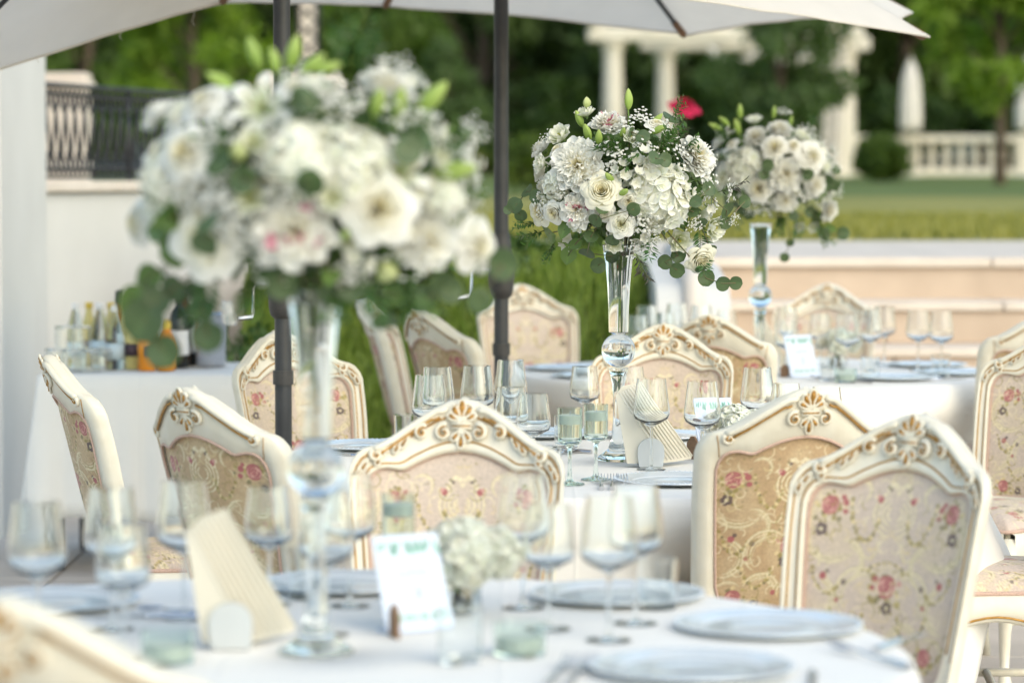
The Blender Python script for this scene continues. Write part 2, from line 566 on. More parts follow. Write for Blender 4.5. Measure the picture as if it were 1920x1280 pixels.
# rounded cheek wall of the steps
cw = thing('cheek_wall', 'white rounded cheek wall at the end of the stone steps', 'wall', (0.84, 14.6, 0))
poly = [(-0.95, 0)] + [(-0.95 + 0.0 - 0.10 * math.sin(t * PI), 0.62 * t) for t in np.linspace(0.05, .95, 9)]
poly += [(-0.90 + 0.28 * (1 - math.cos(t)), 0.70 + 0.30 * math.sin(t)) for t in np.linspace(0, PI / 2, 8)] + [(0.0, 1.06), (1.1, 1.09), (1.1, 0)]
MB().prism(poly, 0.34, lambda a, b, c: (c - 0.17, a, b)).build('wall_body', M['stucco'], cw, smooth=False)
MB().tube([(0, a, b + 0.012) for a, b in poly[10:-1]], 0.05, 8).build('rounded_coping', M['coping'], cw)

# grass bank
bank = thing('grass_bank', 'bright green grassy bank between the chairs and the upper path', 'grass bank', (0, 14.2, 0))
def bank_z(x, y):
    t = (y - 13.45) / 1.3
    z = 1.03 * float(smooth01(t))
    return z * (1 if x < .5 else max(0.0, 1 - ((x - .5) / .22) ** 3 * .35)) - 0.02 + 0.05 * noise.noise((x * 1.7, y * 1.7, 0))
xs = np.linspace(-1.3, 0.70, 30); ys = np.linspace(13.35, 15.58, 22)
MB().grid(np.array([[(x, y - 14.2, bank_z(x, y)) for y in ys] for x in xs])).build('soil_slope', M['soil'], bank)
def blades(name, n, xr, yr, zf, h0, h1, parent, off, c0, c1, w=0.006):
    X = rng.uniform(*xr, n); Y = rng.uniform(*yr, n)
    Z = np.array([zf(a, b) for a, b in zip(X, Y)])
    ang = rng.uniform(0, 2 * PI, n); h = rng.uniform(h0, h1, n)
    lean = rng.uniform(0, .5, n) * h
    la = rng.uniform(0, 2 * PI, n)
    B = np.stack([X - off[0], Y - off[1], Z - off[2]], 1)
    wv = np.stack([np.cos(ang) * w, np.sin(ang) * w, np.zeros(n)], 1)
    mid = B + np.stack([np.cos(la) * lean * .35, np.sin(la) * lean * .35, h * .6], 1)
    tip = B + np.stack([np.cos(la) * lean, np.sin(la) * lean, h], 1)
    V = np.stack([B - wv, B + wv, mid + wv * .7, mid - wv * .7, tip], 1).reshape(-1, 3)
    i = np.arange(n)[:, None] * 5
    F = np.concatenate([i + np.array([[0, 1, 2]]), i + np.array([[0, 2, 3]]), i + np.array([[3, 2, 4]])])
    t = rng.uniform(0, 1, (n, 1))
    C = np.repeat(np.array(c0)[None] * (1 - t) + np.array(c1)[None] * t, 5, axis=0)
    o = link(name, big_mesh(name, M['leaf'], V, F, C), parent)
    return tag(o, kind='stuff')
blades('grass_blades', 34000, (-1.28, 0.68), (13.4, 15.5), bank_z, 0.05, 0.17, bank, (0, 14.2, 0), (0.12, 0.20, 0.03), (0.29, 0.37, 0.08), 0.0055)
lg = blades('lawn_grass', 30000, (-6, 7), (19.75, 26), lambda x, y: lawn_z(x, y), 0.04, 0.10, None, (0, 0, 0), (0.21, 0.21, 0.04), (0.36, 0.33, 0.09), 0.008)  # yellow blade colour carries the painted sunlight of the near lawn
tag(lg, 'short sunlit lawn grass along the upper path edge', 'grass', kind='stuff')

# ---------------------------------------------------------------- leafy plants
def leaf_cloud(n, centers, radii, size, c0, c1, flat=0.0, seed=0, shape=0.62):
    """n leaves scattered in clumps; each leaf two triangles folded along its midrib"""
    g = np.random.default_rng(seed)
    centers = np.asarray(centers); radii = np.asarray(radii)
    k = g.integers(0, len(centers), n)
    d = g.normal(size=(n, 3)); d /= np.linalg.norm(d, axis=1)[:, None]
    r = g.uniform(0.25, 1, n) ** 0.5
    P = centers[k] + d * (r * radii[k])[:, None] * np.array([1, 1, 0.8])
    a = g.normal(size=(n, 3)); a[:, 2] -= 0.25; a /= np.linalg.norm(a, axis=1)[:, None]
    b = np.cross(a, g.normal(size=(n, 3)) + d * 1.2); b /= np.linalg.norm(b, axis=1)[:, None] + 1e-9
    nn = np.cross(a, b)
    L = (size * g.uniform(0.6, 1.25, n))[:, None]
    W = L * shape * 0.5
    V = np.stack([P, P + a * L * .45 + b * W + nn * W * .35, P + a * L, P + a * L * .45 - b * W + nn * W * .35], 1).reshape(-1, 3)
    i = np.arange(n)[:, None] * 4
    F = np.concatenate([i + np.array([[0, 1, 2]]), i + np.array([[0, 2, 3]])])
    t = np.clip(g.uniform(0, 1, (n, 1)) * .6 + g.uniform(0, 1, len(centers))[k][:, None] * .5, 0, 1)
    C = np.repeat(np.array(c0)[None] * (1 - t) + np.array(c1)[None] * t, 4, axis=0)
    return V, F, C

def tree_mesh(seed, h, cr, n, size, c0, c1, trunk=0.35, low=0.25):
    g = random.Random(seed)
    th = h * trunk
    tb = MB()
    bend = g.uniform(-.3, .3)
    tp = [(bend * (t * t), .2 * bend * t, h * .8 * t) for t in np.linspace(0, 1, 8)]
    tb.tube(tp, [h * .022 * (1 - .8 * t) + .01 for t in np.linspace(0, 1, 8)], 8)
    cs = []; rs = []
    ch = h * (1 - low)
    for _ in range(46):
        t = g.random() ** 0.8
        zc = h * low + ch * t
        rr = cr * math.sin(PI * min(1, .18 + .8 * t)) * g.uniform(.45, 1.0)
        a = g.uniform(0, 2 * PI)
        c = (math.cos(a) * rr + bend * t, math.sin(a) * rr, zc)
        cs.append(c); rs.append(cr * g.uniform(.22, .42))
        if g.random() < .45:
            z0 = max(th * .6, zc - cr * .8)
            tb.tube([(bend * (z0 / h) ** 2, 0, z0), (c[0] * .5, c[1] * .5, (z0 + zc) / 2 + .1), c], [h * .008, h * .005, h * .002], 5)
    V, F, C = leaf_cloud(n, cs, rs, size, c0, c1, seed=seed)
    return tb.mesh('trunk', M['bark']), big_mesh('crown', M['tleaf'], V, F, C)

DK0, DK1 = (0.050, 0.092, 0.034), (0.125, 0.185, 0.065)
MD0, MD1 = (0.065, 0.115, 0.03), (0.15, 0.225, 0.055)
YG0, YG1 = (0.12, 0.20, 0.03), (0.26, 0.36, 0.06)
TR = [tree_mesh(1, 10, 3.0, 9000, .42, DK0, DK1, low=.12), tree_mesh(2, 12, 3.4, 10000, .45, DK0, MD1, low=.1),
      tree_mesh(3, 9, 2.6, 8000, .40, MD0, MD1, low=.12), tree_mesh(4, 13, 3.2, 10000, .42, DK0, DK1, low=.08),
      tree_mesh(5, 4.2, 1.25, 5200, .20, YG0, YG1, low=.22), tree_mesh(6, 4.6, 1.2, 5200, .19, YG0, YG1, trunk=.4, low=.30),
      tree_mesh(7, 3.4, 1.15, 5200, .16, (0.06, .10, .04), (0.15, .22, .09), low=.12)]
def put_tree(k, x, y, s, label, cat='tree', group=None, name='tree', rz=None):
    z = lawn_z(x, y) if y < 66 else hill(x, y)
    t = thing(name, label, cat, (x, y, z - 0.05), random.uniform(0, 6.28) if rz is None else rz, group)
    t.scale = (s, s, s)
    link('trunk', TR[k][0], t); link('crown', TR[k][1], t)
    return t
wood_l = ['tall dark leafy tree in the wood behind the garden', 'mid green leafy tree in the wood behind the garden']
for i, x in enumerate(np.arange(-21, 25, 3.3)):
    k = [0, 2, 0, 3][i % 4]
    put_tree(k, x + random.uniform(-.9, .9), 70 + random.uniform(-1.5, 4), random.uniform(.85, 1.15), wood_l[1 if k == 2 else 0], group='mid green wood trees' if k == 2 else 'dark wood trees')
for i, x in enumerate(np.arange(-26, 30, 4.2)):
    k = [3, 1, 3, 0][i % 4]
    put_tree(k, x + random.uniform(-1, 1), 84 + random.uniform(-3, 6), random.uniform(1.0, 1.3), 'dark tree of the back row of the wood behind the garden', group='back row wood trees')
for i, x in enumerate(np.arange(-34, 38, 6)):
    put_tree([1, 3][i % 2], x + random.uniform(-1, 1), 104 + random.uniform(-3, 6), random.uniform(1.2, 1.5), 'tall dark tree deepest in the wood on the slope', group='deep wood trees')
put_tree(4, -5.3, 50, 1.0, 'bright yellow green maple beyond the iron railing')
put_tree(5, 7.75, 47.5, 1.0, 'slender bright green young tree in front of the stone balustrade')
put_tree(2, -8.2, 58, .62, 'leafy green tree beside the bright maple beyond the railing')
put_tree(7 - 1, 4.9, 55, 1.12, 'small dull green tree growing against the white pergola')
put_tree(2, -3.0, 60, .55, 'mid green rounded tree between the maple and the umbrella poles')
put_tree(7 - 1, -1.2, 57, .75, 'small dull green tree standing alone on the lawn before the dark wood')

def shrub(name, label, cat, loc, rx, rz_, n, size, c0, c1, seed, group=None, tight=False, stems=5):
    t = thing(name, label, cat, loc, 0, group)
    g = random.Random(seed)
    cs = []; rs = []
    for _ in range(40 if tight else 16):
        d = Vector((g.gauss(0, 1), g.gauss(0, 1), g.gauss(0, 1))).normalized()
        f = .72 if tight else g.uniform(.2, .75)
        cs.append((d.x * rx * f, d.y * rx * f, rz_ + d.z * rz_ * f)); rs.append(rx * (.3 if tight else .38))
    V, F, C = leaf_cloud(n, cs, rs, size, c0, c1, seed=seed)
    V[:, 2] = np.maximum(V[:, 2], 0.005)
    link('foliage', big_mesh('foliage', M['leaf'] if size < .12 else M['tleaf'], V, F, C), t)
    sb = MB()
    for _ in range(stems):
        e = cs[g.randrange(len(cs))]
        sb.tube([(g.uniform(-.04, .04), g.uniform(-.04, .04), -.05), (e[0] * .4, e[1] * .4, e[2] * .5), e], [.012, .009, .004], 5)
    sb.build('stems', M['stem'], t)
    return t
for i, x in enumerate(np.arange(-20, 24, 2.1)):
    shrub('wood_shrub', 'dense dark shrub at the foot of the wood', 'shrub', (x + random.uniform(-.4, .4), 67.2 + random.uniform(-.6, .8), 1.5), 1.4, 1.15, 1900, .27, DK0, MD0, 100 + i, 'shrubs along the wood edge')
shrub('round_bush', 'clipped round boxwood bush in front of the balustrade', 'bush', (6.45, 52, 1.40), .56, .42, 9000, .075, (0.04, .085, .008), (.10, .16, .015), 55, tight=True)
GS0, GS1 = (0.03, 0.075, 0.018), (0.08, 0.15, 0.035)
for i, (x, y, z, r, h) in enumerate([(-1.30, 13.9, 0.0, .30, .55), (-1.05, 14.6, .55, .32, .42), (0.05, 14.75, .86, .26, .22), (-0.55, 14.5, .75, .34, .24), (0.32, 14.85, .92, .2, .15)]):
    lab = ['tall leafy rose shrub growing beside the white retaining wall', 'bushy rose shrub on the upper left slope of the grass bank beside the tall one', 'low leafy rose shrub on the crest of the grass bank behind the umbrella pole',
           'wide spreading rose shrub halfway up the grass bank', 'smallest rose shrub on the grass bank next to the cheek wall'][i]
    shrub('rose_shrub', lab, 'shrub', (x, y, z), r, h, 1500, .055, GS0, GS1, 200 + i)
for i, (x, y) in enumerate([(1.3, 33), (-1.0, 31), (0.2, 37), (-3.0, 35), (-2.0, 44), (1.6, 45)]):
    lab = ['pale grassy shrub on the lawn behind the red rose', 'reddish green shrub on the lawn behind the umbrella pole', 'loose olive shrub on the middle of the lawn',
           'broad green shrub on the lawn behind the stone gate post', 'tall dark shrub deep on the lawn before the wood', 'upright dark shrub beside the pergola column'][i]
    shrub('garden_shrub', lab, 'shrub', (x, y, lawn_z(x, y)), .75, .42, 1600, .12, (0.06, .10, .02) if i != 1 else (.10, .07, .02), (.13, .17, .04), 300 + i)

# red rose on a tall stem
rr = thing('red_rose_plant', 'single vivid red rose bloom on a tall leafy stem', 'rose', (0.905, 15.75, 1.05))
MB().tube([(0, 0, 0), (.02, 0, .4), (0, 0, .76)], [.006, .005, .004], 6).build('stem', M['stem'], rr)
V, F, C = leaf_cloud(60, [(0.03, 0, .25), (-.03, 0, .45)], [.12, .1], .06, GS0, GS1, seed=9)
link('leaves', big_mesh('leaves', M['leaf'], V, F, C), rr)

# ---------------------------------------------------------------- far pergola, balustrade, folded umbrellas
pg = thing('marble_pergola', 'white marble pergola with round columns at the edge of the wood', 'pergola', (4.6, 63, 1.47))
colp = [(.30, 0), (.30, .12), (.25, .16), (.27, .22), (.215, .28), (.21, 1.4), (.185, 2.5), (.22, 2.54), (.20, 2.60), (.27, 2.68), (.28, 2.74), (0, 2.74)]
colm = MB().lathe(colp, 20).mesh('column', M['marble'])
for x, y in [(-2.55, -2), (2.0, -2), (-1.25, 2.5), (2.7, 2.5)]:
    link('column', colm, pg, (x, y, 0))
MB().box((-.27, -2, 2.90), (5.6, .5, .30), bev=.03).build('beam', M['marble'], pg, smooth=False)
MB().box((.7, 2.5, 2.90), (5.0, .5, .30), bev=.03).build('beam', M['marble'], pg, smooth=False)
for x in (-2.6, -1.4, -.2, 1.0, 2.2):
    MB().box((x, .25, 3.12), (.16, 5.4, .14), rz=-.13, bev=.02).build('rafter', M['marble'], pg, smooth=False)
for k, (x0, x1, z) in enumerate([(-.6, .5, 2.75), (.5, 1.5, 2.72), (1.35, 2.15, 2.7)]):
    P = np.array([[(x0 + (x1 - x0) * u, -2.3 + .06 * math.sin(v * 9 + k), z - (.35 * math.sin(PI * u)) * (1 - v * .5) - v * .28) for v in np.linspace(0, 1, 8)] for u in np.linspace(0, 1, 14)])
    MB().grid(P).build('swag', M['umbfab'], pg)
P = np.array([[(1.72 + .42 * u + .03 * math.sin(20 * u) - .1 * v, -2.34 + .07 * math.sin(22 * u), 2.7 - 2.6 * v) for v in np.linspace(0, 1, 12)] for u in np.linspace(0, 1, 24)])
MB().grid(P).build('curtain', M['umbfab'], pg)

bl = thing('stone_balustrade', 'pale stone balustrade beside the pergola', 'balustrade', (10.6, 62.6, 1.47))
MB().box((0, 0, .09), (7.2, .3, .18), bev=.02).build('plinth', M['marble'], bl, smooth=False)
MB().box((0, 0, .80), (7.2, .3, .14), bev=.02).build('top_rail', M['marble'], bl, smooth=False)
bm_ = MB().lathe([(.07, .18), (.075, .23), (.045, .27), (.085, .40), (.085, .45), (.045, .62), (.07, .68), (.07, .73)], 12).mesh('baluster', M['marble'])
for k in range(23):
    link('baluster', bm_, bl, (-3.35 + k * .305, 0, 0))
for x in (-3.6, 0.1, 3.6):
    MB().box((x, 0, .45), (.36, .36, .9), bev=.02).build('pedestal', M['marble'], bl, smooth=False)

for x, y, lab in [(8.25, 62, 'folded white umbrella beside the round bush'), (10.55, 61.4, 'folded white umbrella behind the slender young tree')]:
    u = thing('folded_umbrella', lab, 'umbrella', (x, y, 1.45), 0, None)
    MB().tube([(0, 0, 0), (0, 0, 2.5)], .03, 8).build('pole', M['marble'], u)
    fp = [(.02, 2.45), (.10, 2.3), (.17, 2.0), (.20, 1.6), (.21, 1.1), (.19, .98), (.05, 1.0)]
    fm = MB()
    P = np.array([[(r * (1 + .16 * math.sin(8 * a)) * math.cos(a), r * (1 + .16 * math.sin(8 * a)) * math.sin(a), z) for r, z in fp] for a in np.linspace(0, 2 * PI, 49)])
    fm.grid(P).build('folded_canopy', M['umbfab'], u)
    MB().lathe([(.3, 0), (.3, .06), (.05, .1), (0, .1)], 16).build('base', M['marble'], u)

# ---------------------------------------------------------------- left building, wall and railing
hs = thing('stucco_house', 'cream stucco house corner with pilaster and stone window sill', 'building', (-5, 12.9, 0))
MB().box((-1.0, .52, 2.75), (7.7, .8, 5.5), bev=.01).build('wall', M['stucco'], hs, smooth=False)
MB().box((2.84, -.3, 2.75), (.14, .75, 5.5), bev=.006).build('pilaster', M['stucco'], hs, smooth=False)
MB().box((2.0, .03, 1.44), (1.72, .26, .05), bev=.008).build('window_sill', M['coping'], hs, smooth=False)
w = MB().box((1.95, .115, 2.45), (1.5, .03, 1.9)).build('window', M['darkglass'], hs, smooth=False)
fm = MB()
for a, b in (((1.17, .09, 2.45), (.07, .06, 1.98)), ((2.73, .09, 2.45), (.07, .06, 1.98)), ((1.95, .09, 3.43), (1.48, .06, .07)), ((1.95, .09, 1.5), (1.48, .06, .07)), ((1.95, .09, 2.45), (.05, .05, 1.86))):
    fm.box(a, b)
fm.build('window_frame', M['whitecap'], w, smooth=False)

wa, wb = Vector((-2.27, 13.85, 0)), Vector((-1.40, 17.15, 0))
wdv = wb - wa; wlen = wdv.length; wang = math.atan2(wdv.y, wdv.x)
rw = thing('retaining_wall', 'white stucco retaining wall behind the drinks table', 'wall', tuple(wa), wang)
MB().box((wlen / 2, .16, .71), (wlen, .30, 1.42), bev=.008).build('wall_body', M['stucco'], rw, smooth=False)
slab = 0
while slab < wlen:
    e = min(slab + 1.1, wlen + .04)
    MB().box(((slab + e) / 2, .16, 1.448), (e - slab - .005, .38, .052), bev=.008).build('coping', M['coping'], rw, smooth=False)
    slab = e
rl = thing('iron_railing', 'black wrought iron railing with crossed bars on the white wall', 'railing', (wa.x, wa.y, 1.475), wang)
def rl_box(name, x0, x1, z, h, t=.03):
    MB().box(((x0 + x1) / 2, .16, z), (x1 - x0, t, h), bev=.004).build(name, M['iron'], rl, smooth=False)
rl_box('top_rail', 0, wlen, .468, .022, .045)
rl_box('rail', 0, wlen, .375, .012, .016)
rl_box('rail', 0, wlen, .105, .012, .016)
rl_box('bottom_rail', 0, wlen, .018, .016, .03)
bmod = MB()
def ring(mb, cx, cz, r, t=.0065, n=12):
    mb.tube([(cx + r * math.cos(2 * PI * k / n), .16, cz + r * math.sin(2 * PI * k / n)) for k in range(n)], t, 5, closed=True)
q = .118
bmod.tube([(0, .155, .105), (.005, .155, .16), (q * .25, .155, .26), (q * .5 - .003, .155, .375)], .0085, 5)
bmod.tube([(q, .165, .105), (q - .005, .165, .16), (q * .75, .165, .26), (q * .5 + .003, .165, .375)], .0085, 5)
ring(bmod, q * .5, .36, .016); ring(bmod, 0.004, .12, .016); ring(bmod, q * .28, .352, .010); ring(bmod, q * .75, .13, .012)
bmod.tube([(0, .16, .375), (0.008, .16, .42), (q * .25, .16, .447), (q * .42, .16, .42), (q * .5, .16, .375)], .007, 5)
bmod.tube([(q * .5, .16, .375), (q * .58, .16, .42), (q * .75, .16, .447), (q * .92, .16, .42), (q, .16, .375)], .007, 5)
bmod.tube([(0, .16, .105), (0.008, .16, .06), (q * .25, .16, .033), (q * .42, .16, .06), (q * .5, .16, .105)], .007, 5)
bmod.tube([(q * .5, .16, .105), (q * .58, .16, .06), (q * .75, .16, .033), (q * .92, .16, .06), (q, .16, .105)], .007, 5)
bmm = bmod.mesh('baluster', M['iron'])
for k in range(int(wlen / q)):
    link('baluster', bmm, rl, (k * q, 0, 0))
for x in (.02, wlen * .5, wlen - .02):
    MB().tube([(x, .16, -.01), (x, .16, .46)], .014, 8).build('post', M['iron'], rl)

def stone_post(x, y, w, top, lab):
    p = thing('stone_post', lab, 'post', (x, y, 1.0))
    MB().box((0, 0, (top - 1.0 - .1) / 2), (w, w, top - 1.1), bev=.01).build('shaft', M['coping'], p, smooth=False)
    MB().box((0, 0, top - 1.0 - .075), (w * 1.16, w * 1.16, .05), bev=.01).build('cap', M['coping'], p, smooth=False)
    MB().box((0, 0, top - 1.0 - .025), (w * 1.04, w * 1.04, .05), bev=.01).build('cap', M['tread'], p, smooth=False)
stone_post(-3.02, 20.2, .32, 2.19, 'pale stone post behind the black iron railing')
stone_post(-1.67, 24, .55, 2.31, 'broad stone gate post carrying the iron lantern')
ln = thing('iron_lantern', 'tall black iron lattice lantern on the broad stone post', 'lantern', (-1.63, 24, 2.31))
MB().box((0, 0, .06), (.22, .22, .12), bev=.02).build('foot', M['iron'], ln, smooth=False)
MB().box((0, 0, .62), (.13, .13, .98)).build('frosted_pane', M['coping'], ln, smooth=False)
for sx in (-1, 1):
    for sy in (-1, 1):
        MB().tube([(sx * .085, sy * .085, .1), (sx * .085, sy * .085, 1.12)], .012, 6).build('bar', M['iron'], ln)
for k in range(7):
    b = MB()
    z = .14 + k * .14
    b.tube([(-.085, -.085, z), (.085, -.085, z + .14), (.085, .085, z), (-.085, .085, z + .14)], .008, 5, closed=True)
    b.tube([(-.085, -.085, z + .14), (.085, -.085, z), (.085, .085, z + .14), (-.085, .085, z)], .008, 5, closed=True)
    b.build('lattice', M['iron'], ln)
MB().lathe([(.16, 1.12), (.16, 1.15), (.05, 1.32), (.015, 1.36), (0, 1.42)], 12).build('cap', M['iron'], ln)

# ---------------------------------------------------------------- umbrellas
def umbrella(label, px, py, R_, rot, zc, gx, gy, apex, fix, crank_rz, tips):
    u = thing('garden_umbrella', label, 'umbrella', (px, py, 0))
    MB().tube([(0, 0, .05), (0, 0, apex - .02)], .0245, 16).build('pole', M['pole'], u)
    MB().lathe([(0.034, 0), (.034, .32), (.028, .34), (.0246, .34)], 16, (0, 0, .06)).build('base_socket', M['pole'], u)
    MB().box((0, 0, .03), (.6, .6, .06), bev=.02).build('base_plate', M['housing'], u, smooth=False)
    MB().lathe([(.0246, .90), (.030, .90), (.030, .94), (.0246, .94)], 16).build('collar', M['housing'], u)
    hz = MB().lathe([(.026, 1.09), (.036, 1.10), (.041, 1.12), (.043, 1.16), (.041, 1.20), (.034, 1.25), (.030, 1.30), (.026, 1.31)], 20)
    h = hz.build('crank_housing', M['housing'], u)
    ca, sa = math.cos(crank_rz), math.sin(crank_rz)
    hd = MB().tube([(ca * .04, sa * .04, 1.19), (ca * .085, sa * .085, 1.195), (ca * .098, sa * .098, 1.18), (ca * .10, sa * .10, 1.105), (ca * .105, sa * .105, 1.097), (ca * .15, sa * .15, 1.094)],
                   [.005, .005, .005, .005, .008, .008], 7)
    hd.build('crank_handle', M['steel'], h)
    ap = Vector((0, 0, apex))
    tip = []
    for k in range(8):
        a = RAD(rot + 45 * k)
        x, y = R_ * math.cos(a), R_ * math.sin(a)
        z = zc + gx * x + gy * y
        if k in fix: z = fix[k]
        tip.append(Vector((x, y, z)))
    for k in range(8):
        A, B = tip[k], tip[(k + 1) % 8]
        P = []
        for s in np.linspace(0.03, 1, 14):
            row = []
            for t in np.linspace(0, 1, 13):
                e = A.lerp(B, t)
                inset = 1 - .045 * math.sin(PI * t) * s          # hem curves inwards between the ribs
                p = ap.lerp(e, s * inset)
                p.z -= .05 * math.sin(PI * t) * s * (1 - .35 * s) * 0.6
                p.z += .06 * math.sin(PI * s) * .5               # cloth bellies over the ribs
                p.z += .006 * noise.noise((p.x * 5, p.y * 5, k))
                row.append(tuple(p))
            P.append(row)
        pn = MB().grid(P).build('canopy_panel', M['canopy'], u)
        hem = [(r[0], r[1], r[2] - .004) for r in P[-1]]
        MB().tube(hem, .004, 5).build('hem', M['canopy'], pn)
        rb = []
        for s in np.linspace(.05, .985, 10):
            p = ap.lerp(A, s); p.z += .06 * math.sin(PI * s) * .5 - .014
            rb.append(tuple(p))
        r_ = MB().tube(rb, .009, 6).build('rib', M['pole'], u)
        e0 = Vector(rb[-2]).lerp(Vector(rb[-1]), .45); e1 = Vector(rb[-1])
        MB().tube([e0, e1, e1 + (e1 - e0).normalized() * .012], [.012, .014, .008], 6).build('rib_tip', M['ribtip'], r_)
        st = ap.lerp(A, .5); st.z -= .0
        MB().tube([(0.035 * math.cos(RAD(rot + 45 * k)), .035 * math.sin(RAD(rot + 45 * k)), apex - .42), tuple(st)], .007, 6).build('strut', M['pole'], u)
    MB().lathe([(.026, apex - .46), (.045, apex - .45), (.045, apex - .39), (.026, apex - .38)], 16).build('runner', M['housing'], u)
    MB().lathe([(.03, apex - .06), (.05, apex - .05), (.05, apex + .01), (.02, apex + .04), (.012, apex + .09), (0, apex + .09)], 16).build('finial', M['housing'], u)
    for (k, t, ln_) in tips:
        A, B = tip[k], tip[(k + 1) % 8]
        p = ap.lerp(A.lerp(B, t), 1 - .045 * math.sin(PI * t))
        MB().tube([tuple(p), (p.x + .004, p.y, p.z - ln_ * .4), (p.x - .004, p.y, p.z - ln_ * .75), (p.x + .003, p.y, p.z - ln_)], .0009, 4).build('loose_thread', M['canopy'], u)
    return u
# ribs counted counter-clockwise from the first angle
umbrella('open white umbrella whose dark pole stands behind the middle round table', -0.036, 10.0, 1.5, 17.5, 2.10, -0.075, 0.0, 2.70,
         {0: 2.07, 1: 2.034, 2: 2.149, 3: 2.115, 7: 1.935, 6: 2.02}, RAD(185), [(2, .3, .05), (2, .7, .03), (1, .6, .02)])
umbrella('open white umbrella tilted down towards the stucco house', -0.66, 8.6, 1.5, 102, 2.20, 0.36, 0.0, 2.74,
         {0: 2.085, 1: 1.73, 7: 2.50}, RAD(215), [(0, .35, .05), (0, .62, .04), (0, .1, .06)])

# ================================================================== TABLES
TZ = 0.76
def round_table(cx, cy, R_, lab):
    t = thing('round_table', lab, 'table', (cx, cy, 0))
    MB().lathe([(0, TZ - .012), (R_ - .03, TZ - .012), (R_ - .012, TZ - .02), (R_ - .012, TZ - .04), (R_ - .03, TZ - .045), (0, TZ - .045)], 48).build('tabletop', M['wood'], t)
    for k in range(4):
        a = PI / 4 + k * PI / 2
        MB().tube([(.42 * math.cos(a), .42 * math.sin(a), .012), (.36 * math.cos(a), .36 * math.sin(a), TZ - .046)], .018, 8).build('leg', M['pole'], t)
def tablecloth(cx, cy, R_, hem, pushes, seed, lab):
    g = random.Random(seed)
    nt = 288
    ph = [g.uniform(0, 6.28) for _ in range(6)]
    rows = []
    for r in [0.001, .2, .4, .55, .66, .74, .80, .85, .88, .9]:
        row = []
        for k in range(nt):
            a = 2 * PI * k / nt
            rr = R_ * r / .9 * .985
            x, y = rr * math.cos(a), rr * math.sin(a)
            z = TZ - .002 + .0016 * noise.noise((x * 3, y * 3, seed)) + .0012 * math.sin(x * 9 + 2 * math.sin(y * 2 + ph[0])) * (r / .9)
            row.append((x, y, z))
        rows.append(row)
    for s in [0, .03, .07, .12, .18, .25, .33, .42, .52, .62, .72, .82, .92, 1.0]:
        row = []
        for k in range(nt):
            a = 2 * PI * k / nt
            h = hem; push = 0.0
            for (a0, hw, dep, lift) in pushes:
                d = (a - a0 + PI) % (2 * PI) - PI
                wgt = math.exp(-(d / hw) ** 4)
                push += dep * wgt
                h = h + (lift - h) * wgt if lift else h
            z = TZ - .006 - (TZ - .006 - h) * s
            drop = (TZ - z) / .65
            f = math.sin(9 * a + ph[1] + .7 * math.sin(2 * a + ph[2])) * .55 + math.sin(17 * a + ph[3] + .9 * math.sin(3 * a + ph[4])) * .35 + .3 * math.sin(29 * a + ph[5])
            amp = .048 * drop ** 1.2
            rr = R_ + .004 + .012 * (1 - math.exp(-s * 30)) + .03 * drop + f * amp - push * float(smooth01((TZ - .055 - z) / .24))
            row.append((rr * math.cos(a), rr * math.sin(a), z))
        rows.append(row)
    P = np.array(rows)
    o = MB().grid(P, wrap_v=True).build('tablecloth', M['cloth'])
    o.location = (cx, cy, 0)
    tag(o, lab, 'tablecloth')
    # the cloth has thickness
    m = o.modifiers.new('thickness', 'SOLIDIFY'); m.thickness = .0012; m.offset = -1
    return o
T1, T2, T3 = (-0.305, 4.62), (0.278, 7.78), (0.94, 11.3)
def ang_to(c, p): return math.atan2(p[1] - c[1], p[0] - c[0])
round_table(*T1, .92, 'round banquet table under cloth, farthest from the stone steps')
round_table(*T2, .92, 'round banquet table under cloth, middle one of three')
round_table(*T3, .92, 'round banquet table under cloth, the one beside the stone steps')

# ================================================================== CHAIRS
def interp(xs, ys):
    return lambda x: float(np.interp(x, xs, ys))
top_out = interp([0, .015, .03, .06, .10, .14, .165, .185, .20, .212, .222, .226], [1.016, 1.0155, 1.012, .998, .972, .944, .929, .922, .918, .909, .892, .872])
top_in = interp([0, .031, .062, .094, .113, .123, .135, .151, .167, .179, .188, .192], [.908, .905, .897, .883, .872, .870, .873, .876, .874, .867, .852, .832])
half_out = interp([.45, .6, .75, .872], [.196, .208, .220, .226])
half_in = interp([.50, .52, .56, .62, .75, .832], [.133, .155, .168, .174, .186, .192])
def bk(u, z, w):
    """u across the back, z height, w out of its front face"""
    return (u, -.205 + 1.28 * u * u + w - .25 * (z - .47) - .05 * max(0, z - .8) , z)
def loop_pts(inner):
    hw = half_in if inner else half_out
    tp = top_in if inner else top_out
    zb, zs, um = (.505, .832, .192) if inner else (.455, .872, .226)
    pts = []
    for t in np.linspace(0, 1, 18)[:-1]: pts.append((-hw(zb + (zs - zb) * t), zb + (zs - zb) * t))
    for t in np.linspace(-1, 1, 61)[:-1]:
        e = math.sin(t * PI / 2)
        pts.append((um * e, tp(abs(um * e))))
    for t in np.linspace(0, 1, 18)[:-1]: pts.append((hw(zs - (zs - zb) * t), zs - (zs - zb) * t))
    for t in np.linspace(0, 1, 12)[:-1]: pts.append((hw(zb) * (1 - 2 * t), zb))
    return pts
LO, LI = loop_pts(False), loop_pts(True)
def loop_at(t, w):
    return [bk(a[0] + (b[0] - a[0]) * t, a[1] + (b[1] - a[1]) * t, w) for a, b in zip(LO, LI)]

